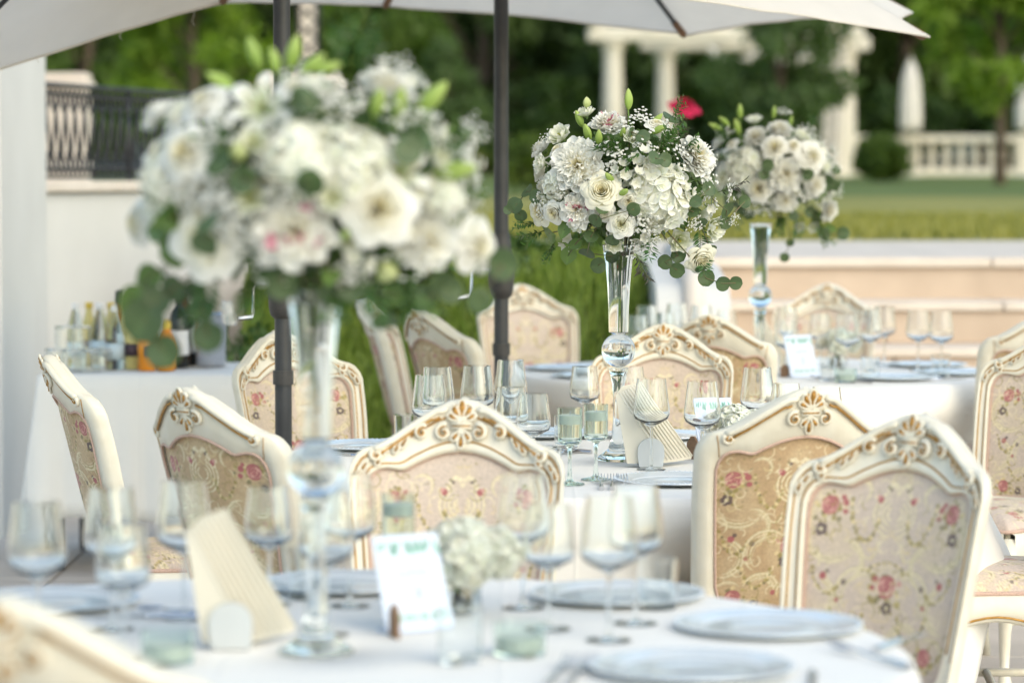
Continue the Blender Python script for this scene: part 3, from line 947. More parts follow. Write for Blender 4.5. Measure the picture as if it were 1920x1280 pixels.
# --- woven pattern: painted as thread colour on a fine grid
def paint(U, Z, base, seed):
    g = np.random.default_rng(seed)
    C = np.ones(U.shape + (3,)) * np.array(base)
    X = np.abs(U)
    def put(mask, col, k=1.0):
        m = np.clip(mask, 0, 1)[..., None] * k
        C[:] = C * (1 - m) + np.array(col) * m
    def disc(cx, cy, r, soft=.0012, A=X):
        return np.clip((r - np.hypot(A - cx, Z - cy)) / soft + .5, 0, 1)
    def arc(cx, cy, r, w, a0, a1, ax=1.0, A=X):
        dx, dz = (A - cx) / ax, Z - cy
        d = np.abs(np.hypot(dx, dz) - r)
        th = np.arctan2(dz, dx)
        t = (th - a0) % (2 * PI)
        span = (a1 - a0)
        ww = w * np.clip(np.sin(np.clip(t / span, 0, 1) * PI) * 1.4 + .25, 0, 1)
        return np.clip((ww - d) / .0012 + .5, 0, 1) * (t < span)
    SC = (0.66, 0.53, 0.30); SL = (0.74, 0.64, 0.44); OL = (0.30, 0.24, 0.085); DG = (0.22, .19, .10)
    RD = (0.40, 0.13, 0.13); PK = (0.58, 0.31, 0.27); DP = (0.085, 0.055, 0.065)
    # soft cartouche fields
    fld = np.zeros(U.shape)
    for (cx, cy, r) in [(.14, .80, .055), (.10, .74, .04), (0, .66, .06), (.15, .60, .05), (.08, .56, .045), (0, .87, .03)]:
        fld = np.maximum(fld, np.clip((r - np.hypot(X - cx, Z - cy)) / .02 + .3, 0, 1))
    put(fld, (base[0] * .5 + .32, base[1] * .5 + .26, base[2] * .5 + .17), .55)
    # C scrolls and cartouches
    S_ = [(.125, .775, .062, .0055, -2.4, 1.2), (.125, .775, .054, .003, -2.2, 1.0), (.095, .715, .04, .005, 1.4, 4.6), (.088, .712, .031, .003, 1.5, 4.2),
          (.055, .655, .05, .005, -1.0, 2.4), (.05, .65, .041, .003, -.8, 2.0), (.15, .64, .045, .005, 1.6, 4.9), (.15, .64, .037, .003, 1.8, 4.6),
          (.06, .565, .04, .0045, .2, 3.4), (.06, .565, .031, .0028, .4, 3.2), (.13, .555, .03, .004, -.6, 2.4), (.085, .85, .022, .004, .6, 4.2),
          (.02, .60, .028, .004, -2.6, .6), (.165, .715, .02, .0035, .5, 4.0), (.045, .74, .016, .003, 2.6, 6.2)]
    for cx, cy, r, w, a0, a1 in S_:
        put(arc(cx, cy, r, w * .62 + .001, a0, a1), OL, .4)
        put(arc(cx, cy, r, w * .62, a0, a1), SL, .75)
        put(arc(cx, cy, r * .86, w * .3, a0 + .3, a1 - .3), SL, .55)
    for r in (.043, .033, .023, .013):
        put(arc(0.004, .812, r, .0026, -PI * .5, PI * .40), OL, .5)
        put(arc(0.004, .812, r, .0019, -PI * .5, PI * .40), SL)
    for k in range(9):
        put(disc(.006 * k, .852 + .016 * math.sin(k * .7), .005), SL, .8)
    # garlands of small leaves
    def garland(p, n=26, r=.0038):
        p = np.array(p); L = np.linspace(0, len(p) - 1, n)
        for i, q in enumerate(L):
            x = np.interp(q, range(len(p)), p[:, 0]) + g.uniform(-.003, .003)
            z = np.interp(q, range(len(p)), p[:, 1]) + g.uniform(-.003, .003)
            put(disc(x, z, r * g.uniform(.7, 1.3)), [OL, SC, DG, (.42, .33, .14)][i % 4], .9)
    garland([(.098, .835), (.088, .79), (.07, .762), (.05, .757), (.036, .78), (.034, .80)])
    garland([(.16, .70), (.145, .665), (.12, .65), (.10, .67)], 18)
    garland([(.11, .62), (.095, .585), (.07, .57), (.045, .59), (.04, .62)], 22)
    garland([(.0, .72), (.02, .715), (.04, .70), (.055, .70)], 12, .003)
    garland([(.165, .57), (.15, .545), (.12, .53), (.09, .525)], 16)
    def bouquet(cx, cy, r, A=X, pk=True):
        for k in range(22):
            a = g.uniform(0, 6.28); d = g.uniform(.5, 2.0) * r
            put(disc(cx + math.cos(a) * d, cy - .3 * r + math.sin(a) * d * .9, r * g.uniform(.18, .36), A=A), [OL, (.44, .36, .13), SC, DG][k % 4], .85)
        put(disc(cx, cy, r, A=A), PK)
        put(disc(cx + .15 * r, cy + .1 * r, r * .72, A=A), (0.66, .36, .30), .8)
        for rr_, a0, a1 in ((.95, .2, 3.0), (.95, 3.6, 5.6), (.65, 1.0, 4.0), (.62, 4.6, 6.6), (.34, 0, 3.6), (.3, 3.5, 6)):
            put(arc(cx, cy, r * rr_, r * .13, a0, a1, A=A), RD)
        put(disc(cx, cy, r * .16, A=A), RD)
    def darkf(cx, cy, r, A=X):
        for k in range(5):
            put(disc(cx + r * .6 * math.cos(k * 1.257), cy + r * .6 * math.sin(k * 1.257), r * .5, A=A), DP, .85)
        put(disc(cx, cy, r * .35, A=A), SL, .8)
        for k in range(5):
            put(disc(cx + r * 1.3 * math.cos(k * 1.9), cy + r * 1.3 * math.sin(k * 1.9), r * .28, A=A), OL, .8)
    bouquet(.142, .822, .0175)
    put(disc(.112, .828, .0075), RD); put(disc(.108, .812, .006), RD); put(disc(.118, .838, .005), RD)
    darkf(.152, .775, .0125)
    bouquet(-.005, .672, .021, A=U)
    put(disc(.022, .685, .007, A=U), RD); put(disc(.026, .668, .006, A=U), RD); put(disc(-.034, .68, .006, A=U), PK)
    darkf(-.012, .632, .012, A=U)
    put(disc(.038, .838, .0072), RD); put(disc(.043, .842, .0045), PK)
    put(disc(.020, .858, .004), DP, .8); put(disc(.026, .862, .003), DG)
    put(disc(.135, .685, .0075), RD); put(disc(.128, .694, .005), DP, .8); put(disc(.09, .675, .006), DP, .7)
    put(disc(.10, .640, .005), RD, .9)
    bouquet(.118, .548, .0165); darkf(.07, .535, .010)
    put(disc(.03, .56, .006), RD)
    for k in range(95):
        x, z = g.uniform(0, .19), g.uniform(.5, .91); r_ = g.uniform(.006, .017); a0 = g.uniform(0, 6.28)
        put(arc(x, z, r_, .0017, a0, a0 + g.uniform(2, 4.2)), [SL, SC, OL, SL][k % 4], .6)
    for k in range(150):
        x, z = g.uniform(-.19, .19), g.uniform(.5, .91)
        put(disc(x, z, g.uniform(.0016, .0032), A=U), [OL, SL, SC, DG][k % 4], .55)
    return C

def panel(front):
    na, nb = 151, 191
    a = np.linspace(-1, 1, na)
    P = np.zeros((na, nb, 3)); U = np.zeros((na, nb)); Z = np.zeros((na, nb))
    for i in range(na):
        for j, b in enumerate(np.linspace(0, 1, nb)):
            e = math.sin(a[i] * PI / 2) * .35 + a[i] * .65
            z0 = .505
            # half width at the guessed height, then the top at that u
            zg = z0 + b * (.832 - z0)
            u = e * half_in(zg) * .992
            z = z0 + b * (top_in(abs(e) * .192) - z0)
            puff = (1 - abs(e) ** 3) * (1 - abs(2 * b - 1) ** 4)
            w = (.002 + .014 * puff) if front else (-.010 - .010 * puff)
            P[i, j] = bk(u, z, w); U[i, j] = u; Z[i, j] = z
    return P, U, Z

def spiral(cx, cz, r, a0, turns, n=18, sgn=1):
    return [(cx + sgn * (r * (1 - .8 * t)) * math.cos(a0 + turns * 2 * PI * t), cz + (r * (1 - .8 * t)) * math.sin(a0 + turns * 2 * PI * t)) for t in np.linspace(0, 1, n)]
def teardrop(cx, cz, ang, L, W, n=14):
    """closed outline of a petal from its foot at (cx,cz)"""
    out = []
    for k in range(n):
        t = 2 * PI * k / n
        s = .5 - .5 * math.cos(t)
        wv = W * math.sin(t) * (s ** .6)
        x, z = s * L, wv
        out.append((cx + x * math.cos(ang) - z * math.sin(ang), cz + x * math.sin(ang) + z * math.cos(ang)))
    return out
def ornament(front):
    cr, go = MB(), MB()
    s = 1 if front else -1
    wb = .017 if front else -.020
    def T(pts, r, w, mb, n=6, closed=False):
        mb.tube([bk(u, z, wb + s * w) for u, z in pts], r, n, closed=closed)
    def fill(pts, w0, w1, mb):
        cx = sum(p[0] for p in pts) / len(pts); cz = sum(p[1] for p in pts) / len(pts)
        vs = [bk(u, z, wb + s * w0) for u, z in pts] + [bk(cx, cz, wb + s * w1)]
        n = len(pts)
        mb.add(vs, [(i, (i + 1) % n, n) if front else ((i + 1) % n, i, n) for i in range(n)])
    # palmette
    for ang, L, W in ((90, .046, .0115), (58, .040, .0100), (122, .040, .0100), (28, .034, .0085), (152, .034, .0085)):
        td = teardrop(0, .970, RAD(ang), L, W)
        T(td, .0036, .004, cr, closed=True)
        fill(teardrop(0, .974, RAD(ang), L * .84, W * .62), .001, -.0015 if True else 0, go)
        fill(td, -.001, .0035, cr)
        T(teardrop(0, .982, RAD(ang), L * .66, W * .48), .0030, .0045, go, 5, closed=True)
        T([(L * .42 * math.cos(RAD(ang)), .970 + L * .42 * math.sin(RAD(ang))), (L * .85 * math.cos(RAD(ang)), .970 + L * .85 * math.sin(RAD(ang)))], [.0026, .0052], .0052, go)
    # collar bars
    for z in (.966, .958):
        T([(-.022, z), (.022, z)], .0035, .005, cr)
    T([(-.02, .962), (.02, .962)], .0016, .008, go)
    # drop
    for ang, L, W in ((-90, .040, .0105), (-50, .030, .008), (-130, .030, .008)):
        td = teardrop(0, .955, RAD(ang), L, W)
        T(td, .0032, .004, cr, closed=True); fill(td, -.001, .0035, cr)
        T([(L * .42 * math.cos(RAD(ang)), .955 + L * .42 * math.sin(RAD(ang))), (L * .86 * math.cos(RAD(ang)), .955 + L * .86 * math.sin(RAD(ang)))], [.0024, .005], .0052, go)
    for sg in (-1, 1):
        # C scrolls beside the drop
        sp = spiral(.037, .949, .0175, 1.9, -1.25, 22, 1)
        sp = [(sg * u, z) for u, z in sp]
        T(sp, [.0056 * (1 - .45 * k / 21) for k in range(22)], .005, cr)
        T([(sg * (u_), z_) for u_, z_ in spiral(.037, .949, .0125, 1.9, -1.2, 18)], .0018, .0085, go)
        # moulding sweeping down the crest
        us = np.linspace(.034, .178, 16)
        arm = [(sg * u, top_out(u) - .0095 - .004 * (1 if u < .05 else 0)) for u in us]
        rr_ = [.0085 - .0015 * abs(k - 7) / 8 for k in range(16)]
        T(arm, rr_, .001, cr, 8)
        curl = [(sg * u, z) for u, z in spiral(.172, .904, .0125, .9, -1.1, 14)]
        T(curl, [.0062 * (1 - .4 * k / 13) for k in range(14)], .003, cr)
        line = [(sg * u, top_out(u) - .0215 - (.004 if u < .06 else 0)) for u in np.linspace(.045, .165, 14)]
        T(line, .0030, .0040, go, 5)
        T([(sg * u, z) for u, z in spiral(.171, .905, .008, .9, -.9, 10)], .0022, .0065, go, 5)
        if front:
            # carved leaves along the front of the crest
            T([(sg * u, z) for u, z in spiral(.082, .949, .0155, 2.2, -1.2, 18)], [.0052 * (1 - .4 * k / 17) for k in range(18)], .005, cr)
            T([(sg * u, z) for u, z in spiral(.082, .949, .0105, 2.2, -1.1, 14)], .0026, .008, go, 5)
            for (u, z, a, L) in ((.108, .943, -55, .032), (.124, .933, -62, .030), (.146, .920, -40, .030), (.163, .906, -70, .026), (.188, .896, -60, .028), (.203, .884, -80, .03)):
                aa = RAD(a) if sg > 0 else PI - RAD(a)
                td = teardrop(sg * u, z, aa, L, .0075)
                T(td, .0026, .003, cr, 5, closed=True); fill(td, -.001, .003, cr)
                T([(sg * u + L * .3 * math.cos(aa), z + L * .3 * math.sin(aa)), (sg * u + L * .8 * math.cos(aa), z + L * .8 * math.sin(aa))], [.0016, .003], .0045, go, 5)
    return cr, go

def make_chair(du=0.0, dz=0.0, sd=0):
    t = thing('dining_chair', 'chair', 'chair', (0, 0, 0))
    # back frame: moulded ring
    prof = [(1.0, .000), (1.0, .012), (.90, .019), (.80, .014), (.70, .012), (.34, .012), (.26, .013), (.14, .019), (.04, .017), (0, .010), (0, -.008), (.07, -.018), (.5, -.020), (.96, -.020), (1.0, -.016), (1.0, -.004)]
    rows = [loop_at(a, w) for a, w in prof]
    fr = MB().grid(np.array(rows), wrap_u=True, wrap_v=True).build('back_frame', M['cream'], t)
    for tt, w, r in ((.79, .0145, .0023), (.30, .0135, .0023)):
        pts = loop_at(tt, w)
        MB().tube(pts[4:-15], r, 5).build('gilt_line', M['gold'], fr)
    # the joint lines where crest rail meets the stiles
    for sg in (-1, 1):
        MB().tube([bk(sg * .196, .912, -.0205), bk(sg * .190, .885, -.0208), bk(sg * .186, .862, -.0205)], .0012, 4).build('joint_line', M['gold'], fr)
    for front in (True, False):
        cr, go = ornament(front)
        oo = cr.build('crest_carving', M['cream'], t)
        go.build('gilding', M['gold'], oo)
        P, U, Z = panel(front)
        C = paint(U + du, Z + dz, (0.57, 0.465, 0.39) if front else (0.47, 0.325, 0.19), (5 if front else 6) + sd)
        pn = MB().grid(P, C).build('front_panel' if front else 'rear_panel', M['fabric'], t)
        loop = [bk(u * .985, z, (.006 if front else -.019)) for u, z in LI]
        MB().tube(loop, .0036, 6, closed=True).build('braid', M['braid'], pn)
    # lower rail and the lower rear panel of cloth under the seat line
    MB().tube([bk(u, .43, 0) for u in np.linspace(-.19, .19, 9)], .017, 8).build('back_rail', M['cream'], t)
    # rear legs continue the stiles
    for sg in (-1, 1):
        zs = [.47, .44, .36, .24, .10, .0]
        pts = [(sg * .19, -.205 + 1.28 * .19 ** 2 + .006, .50), (sg * .19, -.16, .44), (sg * .188, -.168, .34), (sg * .19, -.19, .20), (sg * .195, -.235, .0)]
        MB().tube(pts, [.021, .024, .022, .019, .015], 8).build('rear_leg', M['cream'], t)
        # cabriole front leg
        pts = [(sg * .215, .235, .43), (sg * .232, .255, .37), (sg * .228, .25, .28), (sg * .212, .236, .16), (sg * .208, .232, .06), (sg * .222, .248, .015), (sg * .226, .252, .0)]
        MB().tube(pts, [.027, .033, .027, .018, .014, .020, .018], 10).build('front_leg', M['cream'], t)
        MB().tube([(sg * .19, -.185, .20), (sg * .213, .232, .19)], .011, 7).build('stretcher', M['cream'], t)
    MB().tube([(-.2, .03, .195), (.2, .03, .195)], .011, 7).build('stretcher', M['cream'], t)
    # apron: curved lower edge on the three visible sides
    def apron(p0, p1, name):
        p0, p1 = Vector(p0), Vector(p1)
        d = (p1 - p0); nrm = Vector((d.y, -d.x, 0)).normalized()
        P = []
        for u in np.linspace(0, 1, 15):
            c = p0.lerp(p1, u)
            lo = .345 + .022 * math.cos(u * 2 * PI) * -1 + .022
            P.append([tuple(c + Vector((0, 0, .455))), tuple(c + nrm * .012 + Vector((0, 0, .45))), tuple(c + nrm * .012 + Vector((0, 0, lo + .008))), tuple(c + Vector((0, 0, lo))), tuple(c - nrm * .02 + Vector((0, 0, lo + .004))), tuple(c - nrm * .02 + Vector((0, 0, .455)))])
        o = MB().grid(P, wrap_v=True).build(name, M['cream'], t)
        MB().tube([tuple(Vector(r[2]) + nrm * .001 + Vector((0, 0, .006))) for r in P], .003, 5).build('gilt_line', M['gold'], o)
    apron((-.225, .245, 0), (.225, .245, 0), 'apron')
    apron((.20, -.165, 0), (.235, .24, 0), 'apron'); apron((-.235, .24, 0), (-.20, -.165, 0), 'apron')
    # seat cushion
    n = 97
    P = np.zeros((n, n, 3)); U = np.zeros((n, n)); Z = np.zeros((n, n))
    for i, a in enumerate(np.linspace(-1, 1, n)):
        for j, b in enumerate(np.linspace(-1, 1, n)):
            y = .04 + .225 * b
            hw = .215 + .03 * b
            ca = 1 - .06 * (abs(a) * abs(b)) ** 6
            e = max(abs(a), abs(b))
            z = .455 + .052 * (1 - e ** 5) ** .6 + .012 * (1 - a * a) * (1 - b * b)
            P[i, j] = (a * hw * ca, .04 + (y - .04) * ca, z)
            U[i, j] = ((a * .2 * 1.6 + .19) % .38) - .19; Z[i, j] = .51 + ((b * .2 + .2) * 1.0)
    C = paint(U + du, Z + dz, (0.57, 0.46, 0.39), 7)
    st = MB().grid(P, C).build('seat', M['fabric'], t)
    rim = [tuple(P[k, 0]) for k in range(0, n, 6)] + [tuple(P[-1, k]) for k in range(0, n, 6)] + [tuple(P[k, -1]) for k in range(n - 1, 0, -6)] + [tuple(P[0, k]) for k in range(n - 1, 0, -6)]
    MB().tube([(x, y, .459) for x, y, z in rim], .006, 6, closed=True).build('braid', M['braid'], st)
    return t
CHS = [Proto(make_chair()), Proto(make_chair(.007, .012, 20)), Proto(make_chair(-.008, -.010, 40))]
ch_n = [0]
def chair(crest, face, label):
    f = Vector((face[0], face[1])).normalized()
    o = (crest[0] + .37 * f.x, crest[1] + .37 * f.y, 0.013)
    ch_n[0] += 1
    return CHS[ch_n[0] % 3].put(o, math.atan2(-f.x, f.y), label, None)
def toward(c, t): return (t[0] - c[0], t[1] - c[1])
A_ = (-0.10, 6.32); C_ = (0.82, 5.92); P_ = (-0.575, 3.30); B_ = (0.666, 6.6); F_ = (-0.74, 6.64)
E_ = (-0.72, 9.06); I_ = (0.486, 9.54); D_ = (0.03, 13.0); J_ = (0.665, 10.1); K_ = (1.39, 13.1)
chair(A_, toward(A_, T1), 'cream carved chair facing away from the middle table, at the lily bouquet table')
chair(C_, toward(C_, T1), 'cream carved chair beside the plates, back to back with another at the middle table')
chair(P_, toward(P_, T1), 'cream chair pulled to the table farthest from the steps, opposite the others')
chair(B_, (-.34, 1.0), 'cream carved chair showing its tan floral rear panel, back to back with a pale-fronted one')
chair(F_, (math.sin(RAD(46)), math.cos(RAD(46))), 'cream chair with golden tan floral rear panel beside the umbrella pole')
chair(E_, toward(E_, T2), 'cream chair with pale floral front behind the tilted umbrella pole')
chair(I_, (-.10, -1), 'cream chair with carved gold crest facing the tall vase across the middle table')
chair((-1.24, 7.86), (.96, .26), 'cream chair seen edge on, its back towards the stucco house')
chair((1.62, 7.50), (-1, .08), 'cream chair whose floral seat is tucked under the hem of the middle tablecloth')
chair((1.71, 9.19), (-.7, -.7), 'cream chair standing behind the seat tucked under the middle tablecloth')
chair((-.345, 10.6), (1.18, .75), 'cream chair turned towards the steps table, gold shell crest and tan rear panel')
chair((-.60, 11.55), (1, -.06), 'cream chair seen from its side in front of the rose shrubs')
chair(D_, (.30, -.95), 'cream chair directly in front of the grass bank beside the umbrella pole')
chair(J_, (.16, 1), 'cream chair with plain rear crest partly hidden behind the carved front of another')
chair(K_, toward(K_, T3), 'cream carved chair directly in front of the stone steps')
chair((1.90, 10.45), (-.30, .95), 'cream chair with rose patterned rear panel at the steps table, beside the silver plates')

def push_for(c, crest, dep, hw=.27):
    return (ang_to(c, crest), hw, dep, None)
tablecloth(*T1, .92, .10, [push_for(T1, P_, .12), push_for(T1, (-.9, 5.8), 0)], 3, 'white tablecloth on the round table farthest from the steps')
tablecloth(*T2, .92, .11, [push_for(T2, B_, .30), push_for(T2, F_, .08), (RAD(-6), .36, -.07, .50), (ang_to(T2, (1.7, 9.2)), .2, .03, None)], 4, 'white tablecloth on the middle round table')
tablecloth(*T3, .92, .12, [push_for(T3, J_, .42), push_for(T3, (-.237, 10.6), .12), push_for(T3, (-.5, 11.55), .05), push_for(T3, (1.885, 10.45), .16)], 5, 'white tablecloth on the round table beside the steps')

# drinks table
dt = thing('drinks_table', 'long drinks table under a white cloth against the wall', 'table', (-1.26, 11.55, 0))
MB().box((0, 0, TZ - .03), (1.02, .74, .035)).build('tabletop', M['wood'], dt, smooth=False)
for sx in (-1, 1):
    for sy in (-1, 1):
        MB().tube([(sx * .45, sy * .31, .012), (sx * .45, sy * .31, TZ - .048)], .017, 8).build('leg', M['pole'], dt)
def rect_cloth():
    hx, hy = .516, .376
    per = []
    n = 56
    for k in range(n): per.append((-hx + 2 * hx * k / n, -hy, 0, -1))
    for k in range(32): per.append((hx, -hy + 2 * hy * k / 32, 1, 0))
    for k in range(n): per.append((hx - 2 * hx * k / n, hy, 0, 1))
    for k in range(32): per.append((-hx, hy - 2 * hy * k / 32, -1, 0))
    rows = []
    for s in (.001, .4, .8, .98):
        rows.append([(x * s, y * s, TZ - .004) for x, y, a, b in per])
    for s in np.linspace(0, 1, 10):
        z = TZ - .009 - (TZ - .22) * s
        row = []
        for k, (x, y, a, b) in enumerate(per):
            f = (.018 * math.sin(k * .45 + math.sin(k * .13) * 2) + .008 * math.sin(k * 1.1)) * s + .03 * s
            if abs(abs(x) - hx) < .03 and abs(abs(y) - hy) < .03:
                f += .03 * s
            dx = a if a else (math.copysign(1, x) if abs(abs(x) - hx) < .03 else 0)
            dy = b if b else (math.copysign(1, y) if abs(abs(y) - hy) < .03 else 0)
            row.append((x + dx * (f + .004), y + dy * (f + .004), z + (.01 * math.sin(k * .2)) * s))
        rows.append(row)
    o = MB().grid(np.array(rows), wrap_v=True).build('tablecloth', M['cloth'])
    o.location = (-1.26, 11.55, 0)
    m = o.modifiers.new('thickness', 'SOLIDIFY'); m.thickness = .0012; m.offset = -1
    return tag(o, 'white cloth hanging over the drinks table with bottles on it', 'tablecloth')
rect_cloth()

# ================================================================== GLASSWARE AND SETTINGS
ZC = TZ - .001          # top of the cloth
def shell(outer, inner):
    """closed profile for a hollow glass: outer from the foot up, inner back down"""
    return outer + inner[::-1]
def make_wine(h, rb, rr, name='wine_glass'):
    t = thing(name, 'glass', 'glass')
    k = h / .231
    zb, zw = .112 * k, .138 * k
    out = [(.0042, zb - .004), (.011, zb), (.026, zb + .008), (rb * .9, zw - .008), (rb, zw + .004), (rb * .985, zw + .02), ((rb * .6 + rr * .4), zw + .045), (rr * 1.02, h - .006), (rr, h)]
    inn = [(0, zb + .005), (.012, zb + .0065), (.026, zb + .0125), (rb * .9 - .0015, zw - .005), (rb - .0016, zw + .005), (rb * .985 - .0015, zw + .02), ((rb * .6 + rr * .4) - .0014, zw + .045), (rr * 1.02 - .0013, h - .006), (rr - .0012, h)]
    MB().lathe([(0, zb - .004)] + out + inn[::-1], 36).build('bowl', M['glass'], t)
    MB().lathe([(0, .004), (.006, .006), (.0042, .02), (.0036, .06 * k), (.0042, zb - .005), (0, zb - .005)], 12).build('stem', M['glass'], t)
    MB().lathe([(0, 0), (.036, 0), (.037, .0012), (.036, .0022), (.012, .004), (.0058, .0075), (0, .0075)], 32).build('foot', M['glass'], t)
    return Proto(t)
WG = make_wine(.231, .0465, .0365)
RG = make_wine(.205, .0430, .0345)
def make_tumbler():
    t = thing('tumbler', 'tumbler', 'glass')
    MB().lathe([(0, 0), (.031, 0), (.033, .002), (.0355, .085), (.0343, .0852), (.0316, .010), (.02, .008), (0, .008)], 32).build('tumbler_body', M['glass'], t)
    MB().lathe([(0.0338, .0845), (.0355, .0845), (.0357, .086), (.0338, .086)], 32, closed_profile=True).build('rim', M['glass'], t)
    return Proto(t)
TG = make_tumbler()
def at(dx, dy, T): return (T[0] + dx, T[1] + dy, ZC)
def put_glass(pr, x, y, lab, group=None):
    return pr.put((x, y, ZC), random.uniform(0, 6), lab, group)
# middle table
g2 = 'wine glasses on the middle round table'
for x, y, lab in [(-.212, 7.66, 'wine glass on the middle table nearest the golden tan chair'), (-.200, 7.98, 'wine glass on the middle table just behind the one nearest the golden tan chair'),
                  (-.094, 8.03, 'wine glass on the middle table directly in front of the umbrella pole'), (-.004, 8.28, 'tall wine glass on the middle table right of the umbrella pole'),
                  (.352, 7.52, 'large wine glass in front of the cream napkin fan'), (.474, 7.42, 'large wine glass in front of the table card with hanging leaf print'),
                  (.655, 7.95, 'wine glass directly behind the small white hydrangea posy on the middle table')]:
    put_glass(WG, x, y, lab)
for x, y, lab in [(-.003, 7.58, 'smaller wine glass on the middle table behind the carved crest of a chair'), (.053, 7.36, 'smaller wine glass on the middle table beside the green candle goblets'),
                  (.71, 7.72, 'smaller wine glass on the middle table right of the hydrangea posy'), (.80, 7.58, 'smaller wine glass showing above the gold shell crest of a chair'),
                  (.205, 8.42, 'smaller wine glass behind the crystal ball of the middle vase'), (.335, 8.40, 'smaller wine glass before the chair that faces the middle vase')]:
    put_glass(RG, x, y, lab)
for x, y, lab in [(.085, 7.22, 'low tumbler on the middle table near the forks'), (.15, 8.16, 'low tumbler on the middle table behind the green goblets'), (-.29, 8.20, 'low tumbler beside the small plate on the middle table'), (.86, 7.95, 'low tumbler on the middle table near the tucked floral seat')]:
    put_glass(TG, x, y, lab)
# table farthest from the steps
for x, y, lab in [(-.745, 4.66, 'large wine glass on the lily bouquet table above the chair crest corner'), (-.655, 4.86, 'wine glass on the lily bouquet table before the side-on chair'), (-.55, 4.98, 'wine glass on the lily bouquet table between silver plate and napkin fan'),
                  (-.30, 4.80, 'wine glass on the lily bouquet table under the lily bouquet vase ball'), (-.28, 5.12, 'wine glass on the lily bouquet table behind the lily bouquet vase foot'), (.02, 5.10, 'wine glass on the lily bouquet table behind the white posy'),
                  (.155, 4.74, 'large wine glass on the lily bouquet table right of the white posy'), (.205, 4.92, 'wine glass on the lily bouquet table behind the largest glass right of the posy')]:
    put_glass(WG, x, y, lab)
for x, y, lab in [(-.60, 4.58, 'smaller wine glass on the lily bouquet table beside the low green candle cup'), (-.42, 5.14, 'smaller wine glass on the lily bouquet table behind the napkin fan'), (.06, 4.86, 'smaller wine glass on the lily bouquet table touching the posy glass')]:
    put_glass(RG, x, y, lab)
for x, y, lab in [(-.36, 5.22, 'low tumbler on the lily bouquet table behind the lily bouquet vase'), (-.08, 4.52, 'low tumbler on the lily bouquet table in front of the table card'), (.25, 5.10, 'low tumbler on the lily bouquet table beside the farther plates'), (-.72, 4.42, 'low tumbler on the lily bouquet table beside the chair crest corner')]:
    put_glass(TG, x, y, lab)
# table beside the steps
for i, (x, y) in enumerate([(1.07, 11.62), (1.24, 11.02), (1.36, 11.32), (1.46, 11.70), (1.55, 11.38), (1.62, 11.25), (.53, 11.75), (.66, 11.95), (.75, 11.80)]):
    put_glass(WG, x, y, 'wine glass on the round table beside the stone steps', 'wine glasses on the steps table')
for i, (x, y) in enumerate([(.48, 11.5), (.60, 11.72), (.86, 11.95), (1.20, 11.62), (1.02, 11.10)]):
    put_glass(RG, x, y, 'smaller wine glass on the round table beside the steps', 'small wine glasses on the steps table')
for x, y, lab in [(1.30, 10.82, 'low tumbler beside the silver plate on the steps table'), (1.58, 10.98, 'low tumbler between the silver plates on the steps table'), (1.14, 10.80, 'low tumbler in front of the posy on the steps table')]:
    put_glass(TG, x, y, lab)

# green candle goblets
def make_goblet():
    t = thing('candle_goblet', 'goblet', 'candle holder')
    out = [(.0045, .094), (.022, .097), (.0285, .103), (.0295, .112), (.0295, .185)]
    inn = [(0, .104), (.02, .105), (.0272, .112), (.0278, .185)]
    MB().lathe([(0, .094)] + out + inn[::-1], 32).build('cup', M['gglass'], t)
    MB().lathe([(0, .006), (.008, .008), (.0052, .025), (.0042, .06), (.006, .088), (.010, .0935), (0, .0935)], 14).build('stem', M['gglass'], t)
    MB().lathe([(0, 0), (.036, 0), (.037, .0015), (.035, .003), (.014, .007), (.006, .012), (0, .012)], 32).build('foot', M['gglass'], t)
    wx = MB().lathe([(0, .146), (.0262, .146), (.0266, .149), (.0266, .166), (.025, .168), (.004, .1665), (0, .1665)], 28).build('wax', M['wax'], t)
    MB().tube([(0, 0, .165), (.001, 0, .172), (.002, 0, .176)], .0008, 5).build('wick', M['ink'], wx)
    return Proto(t)
GO = make_goblet()
for x, y, z, lab, gr in [(.139, 7.16, 0, 'pale green candle goblet on the middle table, the one farther from the napkin fan', None), (.205, 7.27, 0, 'pale green candle goblet on the middle table beside the napkin fan', None),
                         (-.20, 5.22, 0, 'pale green candle goblet on the lily bouquet table behind the card', None), (.79, 11.62, 0, 'pale green candle goblet on the steps table', None)]:
    GO.put((x, y, ZC), 0, lab)
def make_cup():
    t = thing('candle_cup', 'cup', 'candle holder')
    MB().lathe([(0, 0), (.038, 0), (.0405, .003), (.0415, .05), (.0395, .05), (.0385, .006), (0, .006)], 32).build('cup', M['gglass'], t)
    MB().lathe([(0, .008), (.037, .008), (.0375, .028), (.035, .030), (0, .029)], 28).build('wax', M['wax'], t)
    return Proto(t)
CU = make_cup()
for x, y, lab in [(-.525, 4.52, 'low green glass candle cup beside the napkin fan on the lily bouquet table'), (.012, 4.60, 'low green glass candle cup beside the posy on the lily bouquet table'), (1.20, 10.72, 'low glass candle cup in front of the silver plate on the steps table')]:
    CU.put((x, y, ZC), 0, lab)

